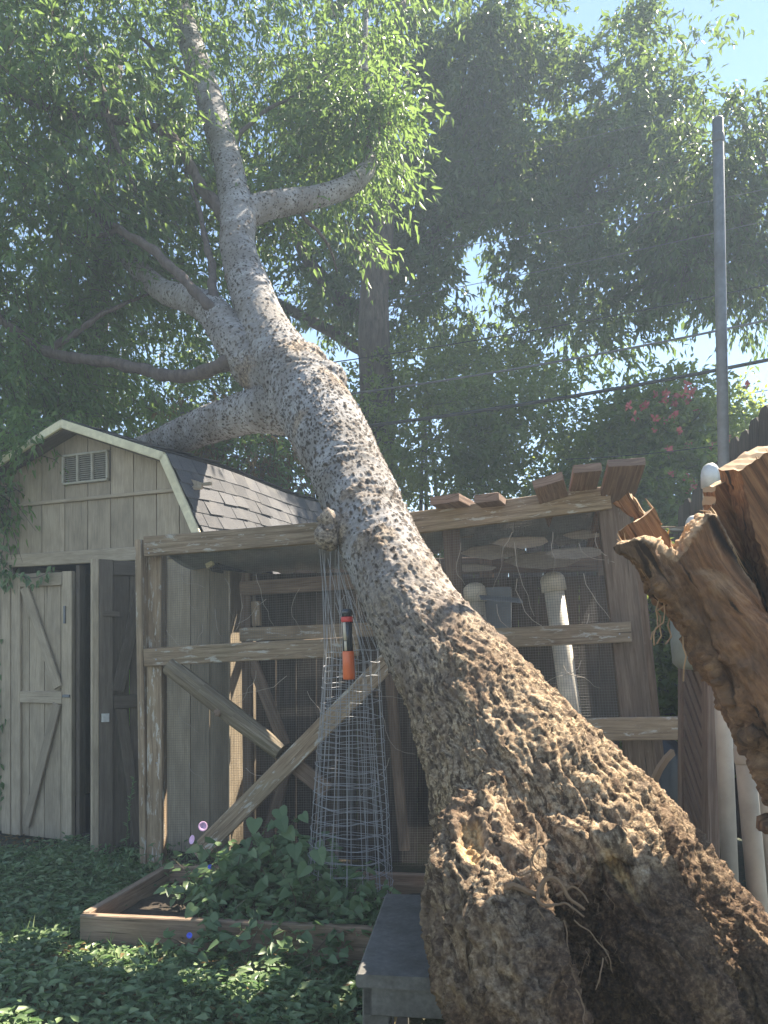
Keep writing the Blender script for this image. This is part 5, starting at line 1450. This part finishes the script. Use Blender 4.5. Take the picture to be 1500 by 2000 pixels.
# ------------------------------------------------------------------ ground cover, bed plants, vine
def ground_cover():
    n = 17500
    x = rng.uniform(-5.2, 1.2, n * 3); y = rng.uniform(1.6, 5.6, n * 3)
    inbed = (y > 3.36 - (x + 1.32) * .13 - .02) & (y < 4.17 - (x + 1.17) * .13) & (x > -1.34 + (y - 3.36) * .19) & (x < .6)
    shedin = ((x - A0[0]) * Vv[0] + (y - A0[1]) * Vv[1]) > -.10
    bench = (x > -.10) & (y < 2.75) & (x < .4) & (y > 2.0)
    coopin = ((x - CL[0]) * CV[0] + (y - CL[1]) * CV[1] > .02) & (x > -1.45)
    path = ((x - A0[0]) * Vv[0] + (y - A0[1]) * Vv[1] > -.42) & (x < -2.15)
    patch = fbm(np.stack([x * 1.6, y * 1.6, x * 0], 1), 3, 6)
    keep = ~(inbed | shedin | bench | coopin) & ((~path) | (rng.random(len(x)) < .08)) & (patch + rng.normal(size=len(x)) * .25 > -.55)
    near = np.exp(-((y - 2.7) / 2.2) ** 2)
    keep &= rng.random(len(x)) < (.45 + .55 * near)
    keep &= np.abs(x / y) < 1.3
    x, y, patch = x[keep], y[keep], patch[keep]; m = len(x)
    h = (.03 + .07 * rng.random(m)) * (1 + .7 * patch)
    h = h * np.where((y < 3.40 - (x + 1.32) * .13) & (y > 2.95) & (x > -1.4), .55, 1.0)
    h = h + .0 * sstep(.15, .0, np.abs(y - (3.30 - (x + 1.32) * .13)) - .02) * (x > -.9) * rng.random(m)
    P = []; D = []; Nn = []; L = []; T = []
    tone = np.clip(.5 + .3 * patch + .16 * rng.normal(size=m), 0, 1)
    for k in range(4):
        th = rng.uniform(0, 2 * math.pi, m)
        d = np.stack([np.cos(th), np.sin(th), rng.uniform(-.25, .45, m)], 1)
        P.append(np.stack([x, y, h * (1 - .18 * k)], 1) + d * .008); D.append(d)
        Nn.append(np.array([0, 0, 1.0]) + rng.normal(size=(m, 3)) * .35); L.append(.022 + .04 * rng.random(m) ** 1.5); T.append(np.clip(tone + .2 * rng.normal(size=m), 0, 1))
    L = np.concatenate(L)
    o = leaf_mesh('ground_cover', np.vstack(P), np.vstack(D), np.vstack(Nn), L, L * .55, np.concatenate(T), M['leaf_ground'], loc=(-1, 3.5, 0), heart=False)
    tag(o, 'low leafy green weeds carpeting the ground in front of the shed', 'ground cover', kind='stuff')
    # long grass blades
    n = 5200; x = rng.uniform(-2.6, .8, n); y = rng.uniform(1.9, 4.9, n)
    ok = ~((x > -1.36) & (y > 3.30 - (x + 1.32) * .13)) & ~((x > -.1) & (y < 2.8)) & (np.abs(x / y) < .6)
    x, y = x[ok], y[ok]; m = len(x)
    d = np.stack([rng.normal(size=m) * .5, rng.normal(size=m) * .5, np.ones(m)], 1)
    L = .06 + .10 * rng.random(m)
    o = leaf_mesh('grass_blades', np.stack([x, y, np.zeros(m)], 1), d, rnd_dir(m), L, np.full(m, .0045), rng.random(m), M['leaf_ground'], loc=(-1, 3, 0), fine=False, cup=.1)
    tag(o, 'thin grass blades standing among the leafy weeds', 'grass', kind='stuff')
    # litter of dead leaves by the shed door and at the right
    n = 1100; x = np.concatenate([rng.uniform(-3.6, -1.6, 400), rng.uniform(.6, 2.2, 300), rng.uniform(-2.4, .2, 400)]); y = np.concatenate([5.25 - (x[:400] + 2.12) * .40 - rng.uniform(.0, .5, 400), rng.uniform(2.4, 4.4, 300), rng.uniform(2.2, 3.3, 400)])
    d = rnd_dir(n); d[:, 2] *= .2
    o = leaf_mesh('leaf_litter', np.stack([x, y, np.where(np.arange(n) < 700, .012, .07) + .02 * rng.random(n)], 1), d, np.array([0, 0, 1.0]) + rng.normal(size=(n, 3)) * .2, .03 + .03 * rng.random(n), np.full(n, .018), rng.random(n), M['leaf_dry'], loc=(-2, 4.6, 0))
    tag(o, 'dry brown leaf litter scattered by the shed doorstep', 'leaf litter', kind='stuff')
ground_cover()

def bed_plants():
    t = thing('morning_glory_vines', 'tangle of morning glory vines with pink and blue flowers spilling over the raised bed', 'vines', (-.5, 3.7, .1))
    P = []; D = []; Nn = []; L = []; T = []; mb = MB()
    cent = [(470, 1700, 3.75, 90, .20, 40), (540, 1690, 3.8, 90, .30, 60), (610, 1730, 3.6, 90, .22, 50), (440, 1770, 3.55, 60, .14, 24), (530, 1780, 3.5, 90, .14, 34), (610, 1780, 3.45, 80, .12, 26), (690, 1770, 3.4, 60, .14, 22), (740, 1740, 3.45, 50, .2, 26), (560, 1640, 3.9, 50, .36, 24), (500, 1660, 3.9, 60, .24, 26), (400, 1720, 3.8, 50, .12, 12), (400, 1820, 3.24, 40, .10, 7), (480, 1820, 3.22, 50, .13, 12), (590, 1830, 3.18, 60, .12, 12), (700, 1800, 3.16, 40, .12, 6)]
    for (px, py, Y, rp, h, c) in cent:
        for k in range(c):
            b = W(px + random.gauss(0, rp * .55), 1280, Y + random.uniform(-.2, .2)); b[2] = .08 if b[1] > 3.2 else .06
            hh = h * random.uniform(.4, 1.15); a = random.uniform(0, 6.28); ln = random.uniform(.04, .14)
            e = b + np.array([math.cos(a) * ln, math.sin(a) * ln - .03, hh]); m_ = (b + e) / 2 + np.array([0, 0, hh * .15])
            add_tube(mb, [b, m_, e], [.0022, .0018, .0012], 4, False)
            for j in range(7):
                u = .35 + .65 * j / 6; p = b * (1 - u) + e * u + np.array([0, 0, .02 * math.sin(u * 3)]); th = random.uniform(0, 6.28)
                d = np.array([math.cos(th), math.sin(th), random.uniform(-.6, .3)]); l = random.uniform(.03, .062) * (1.35 if px > 430 and px < 640 and py < 1740 else 1)
                P.append(p + d * .02); D.append(d); Nn.append(np.array([random.gauss(0, .5), random.gauss(0, .5) - .35, 1])); L.append(l); T.append(min(1, max(0, random.gauss(.42, .22))))
    P, D, Nn, L, T = map(np.array, (P, D, Nn, L, T))
    o = leaf_mesh('leaves', P, D, Nn, L, L * .72, T, M['leaf_ground'], t, heart=True); o['kind'] = 'stuff'
    o = mb.build('stems', M['leaf_dry'] if False else M['round'], t); o['kind'] = 'stuff'
    # big soft leaves up the wire cone
    big = [(560, 1620, 3.5), (548, 1600, 3.5), (575, 1650, 3.45), (480, 1640, 3.7), (600, 1690, 3.35), (590, 1590, 3.6), (520, 1650, 3.6), (545, 1580, 3.6), (620, 1660, 3.4), (380, 1770, 3.3), (410, 1790, 3.25), (660, 1740, 3.3), (705, 1760, 3.3), (498, 1600, 3.7), (400, 1660, 3.9)]
    for (px, py, Y) in big:
        p = W(px, py, Y); s = random.uniform(.05, .08); th = random.uniform(-.6, .6); d = np.array([math.sin(th), -.5, -.6]); d = nrm(d); u = nrm(np.cross(d, (0, -1, .3))); n_ = np.cross(u, d)
        prof = [(0, 0), (.18, -.10), (.40, -.08), (.52, .12), (.46, .40), (.26, .75), (0, 1.05), (-.26, .75), (-.46, .40), (-.52, .12), (-.40, -.08), (-.18, -.10)]
        V = [p + u * a * s + d * b * s + n_ * (abs(a) * .22 - b * b * .12) * s for a, b in prof] + [p + d * s * .4]
        m2 = MB(); m2.add(V, [[12, i, (i + 1) % 12] for i in range(12)]); q = m2.build('leaf', M['leaf_ground'], t)
        at = q.data.attributes.new('tint', 'FLOAT', 'POINT'); at.data.foreach_set('value', [random.uniform(.15, .6)] * 13)
    def flower(px, py, Y, r, mat, tilt):
        p = W(px, py, Y); m2 = MB(); ax = nrm(np.array(tilt)); n = 20
        add_lathe(m2, p, ax, [(.001, -r * .22), (r * .25, -r * .18), (r * .5, -.06 * r), (r * .95, .08 * r), (r, .05 * r)], n, False)
        m2.build('flower', M[mat], t, smooth=True)
    flower(396, 1614, 3.7, .024, 'pink', (.6, -.8, .2)); flower(375, 1640, 3.7, .022, 'pink', (-.7, -.7, .3))
    flower(370, 1827, 3.15, .012, 'blue', (0, -1, .3)); flower(410, 1693, 3.7, .011, 'blue', (0, -1, .5))
    # tall spindly weed in front of the open door
    w = thing('spindly_weed', 'tall thin weed with small leaves in front of the open dark door leaf', 'weed', W(250, 1680, 4.45) * np.array([1, 1, 0]))
    P0 = [W(246, 1760, 4.45), W(247, 1650, 4.45), W(252, 1580, 4.45), W(262, 1520, 4.45)]
    add_tube(MB(), spline(P0, 14), .0018, 5).build('stem', M['leaf_ground'], w)
    q = spline(P0, 60); m = len(q); d = rnd_dir(m); d[:, 2] = .5
    leaf_mesh('leaves', q, d, rnd_dir(m) + np.array([0, -1, 1]), .022 + .012 * rng.random(m), np.full(m, .008), rng.random(m) * .5 + .3, M['leaf_ground'], w)['kind'] = 'stuff'
    w = thing('weed_clump', 'leafy weeds growing round the foot of the coop corner post', 'weeds', W(300, 1700, 4.3) * np.array([1, 1, 0]))
    n = 900; c = np.array([w.location.x, w.location.y, 0]); pos = c + np.stack([rng.normal(size=n) * .32, rng.normal(size=n) * .12 - .05, np.abs(rng.normal(size=n)) * .09 + .02], 1)
    d = rnd_dir(n); leaf_mesh('leaves', pos, d, rnd_dir(n) * .5 + np.array([0, 0, 1]), .03 + .03 * rng.random(n), .012 + .012 * rng.random(n), rng.random(n) * .7 + .1, M['leaf_ground'], w)['kind'] = 'stuff'
bed_plants()

def wall_vine():
    v = thing('wall_vine', 'green creeper hanging down the left corner of the shed front', 'creeper', S(t_of(15), .0, -.05))
    def strand(pts, n, sz, sp):
        P = spline([S(t_of(a), z_of(t_of(a), b), -.06) for a, b in pts], 20); add_tube(MB(), P, .0025, 4).build('stem', M['branch'], v)
        Q = spline([S(t_of(a), z_of(t_of(a), b), -.07) for a, b in pts], n) + rng.normal(size=(n, 3)) * sp
        d = rnd_dir(n) * .6 + np.array([0, -.2, -1.0]); return Q, d
    A = [strand([(40, 930), (30, 990), (22, 1050), (12, 1120)], 60, .06, .03), strand([(10, 900), (8, 1000), (4, 1100), (6, 1300), (2, 1500)], 90, .05, .03), strand([(5, 1090), (40, 1120), (80, 1130), (122, 1112)], 34, .05, .02), strand([(20, 1110), (30, 1150)], 26, .05, .025), strand([(-5, 1350), (-2, 1480), (0, 1560)], 90, .05, .04)]
    Q = np.vstack([a[0] for a in A]); d = np.vstack([a[1] for a in A]); m = len(Q)
    leaf_mesh('leaves', Q, d, rng.normal(size=(m, 3)) * .5 + np.array([0, -1, .4]), .045 + .03 * rng.random(m), .022 + .012 * rng.random(m), rng.random(m) * .8, M['leaf_ground'], v)['kind'] = 'stuff'
    # sprays resting over the left of the roof
    r = thing('hanging_sprays', 'leafy sprays drooping over the left end of the shed roof', 'foliage', W(50, 860, 5.4))
    crown(r, [(30, 870, 5.5, 70, 45, .25, 90), (110, 850, 5.8, 60, 30, .2, 40), (0, 960, 5.4, 30, 60, .15, 40)], 14, .25, .07, .025, M['leaf_near'], name='leaves', droop=.8)
wall_vine()
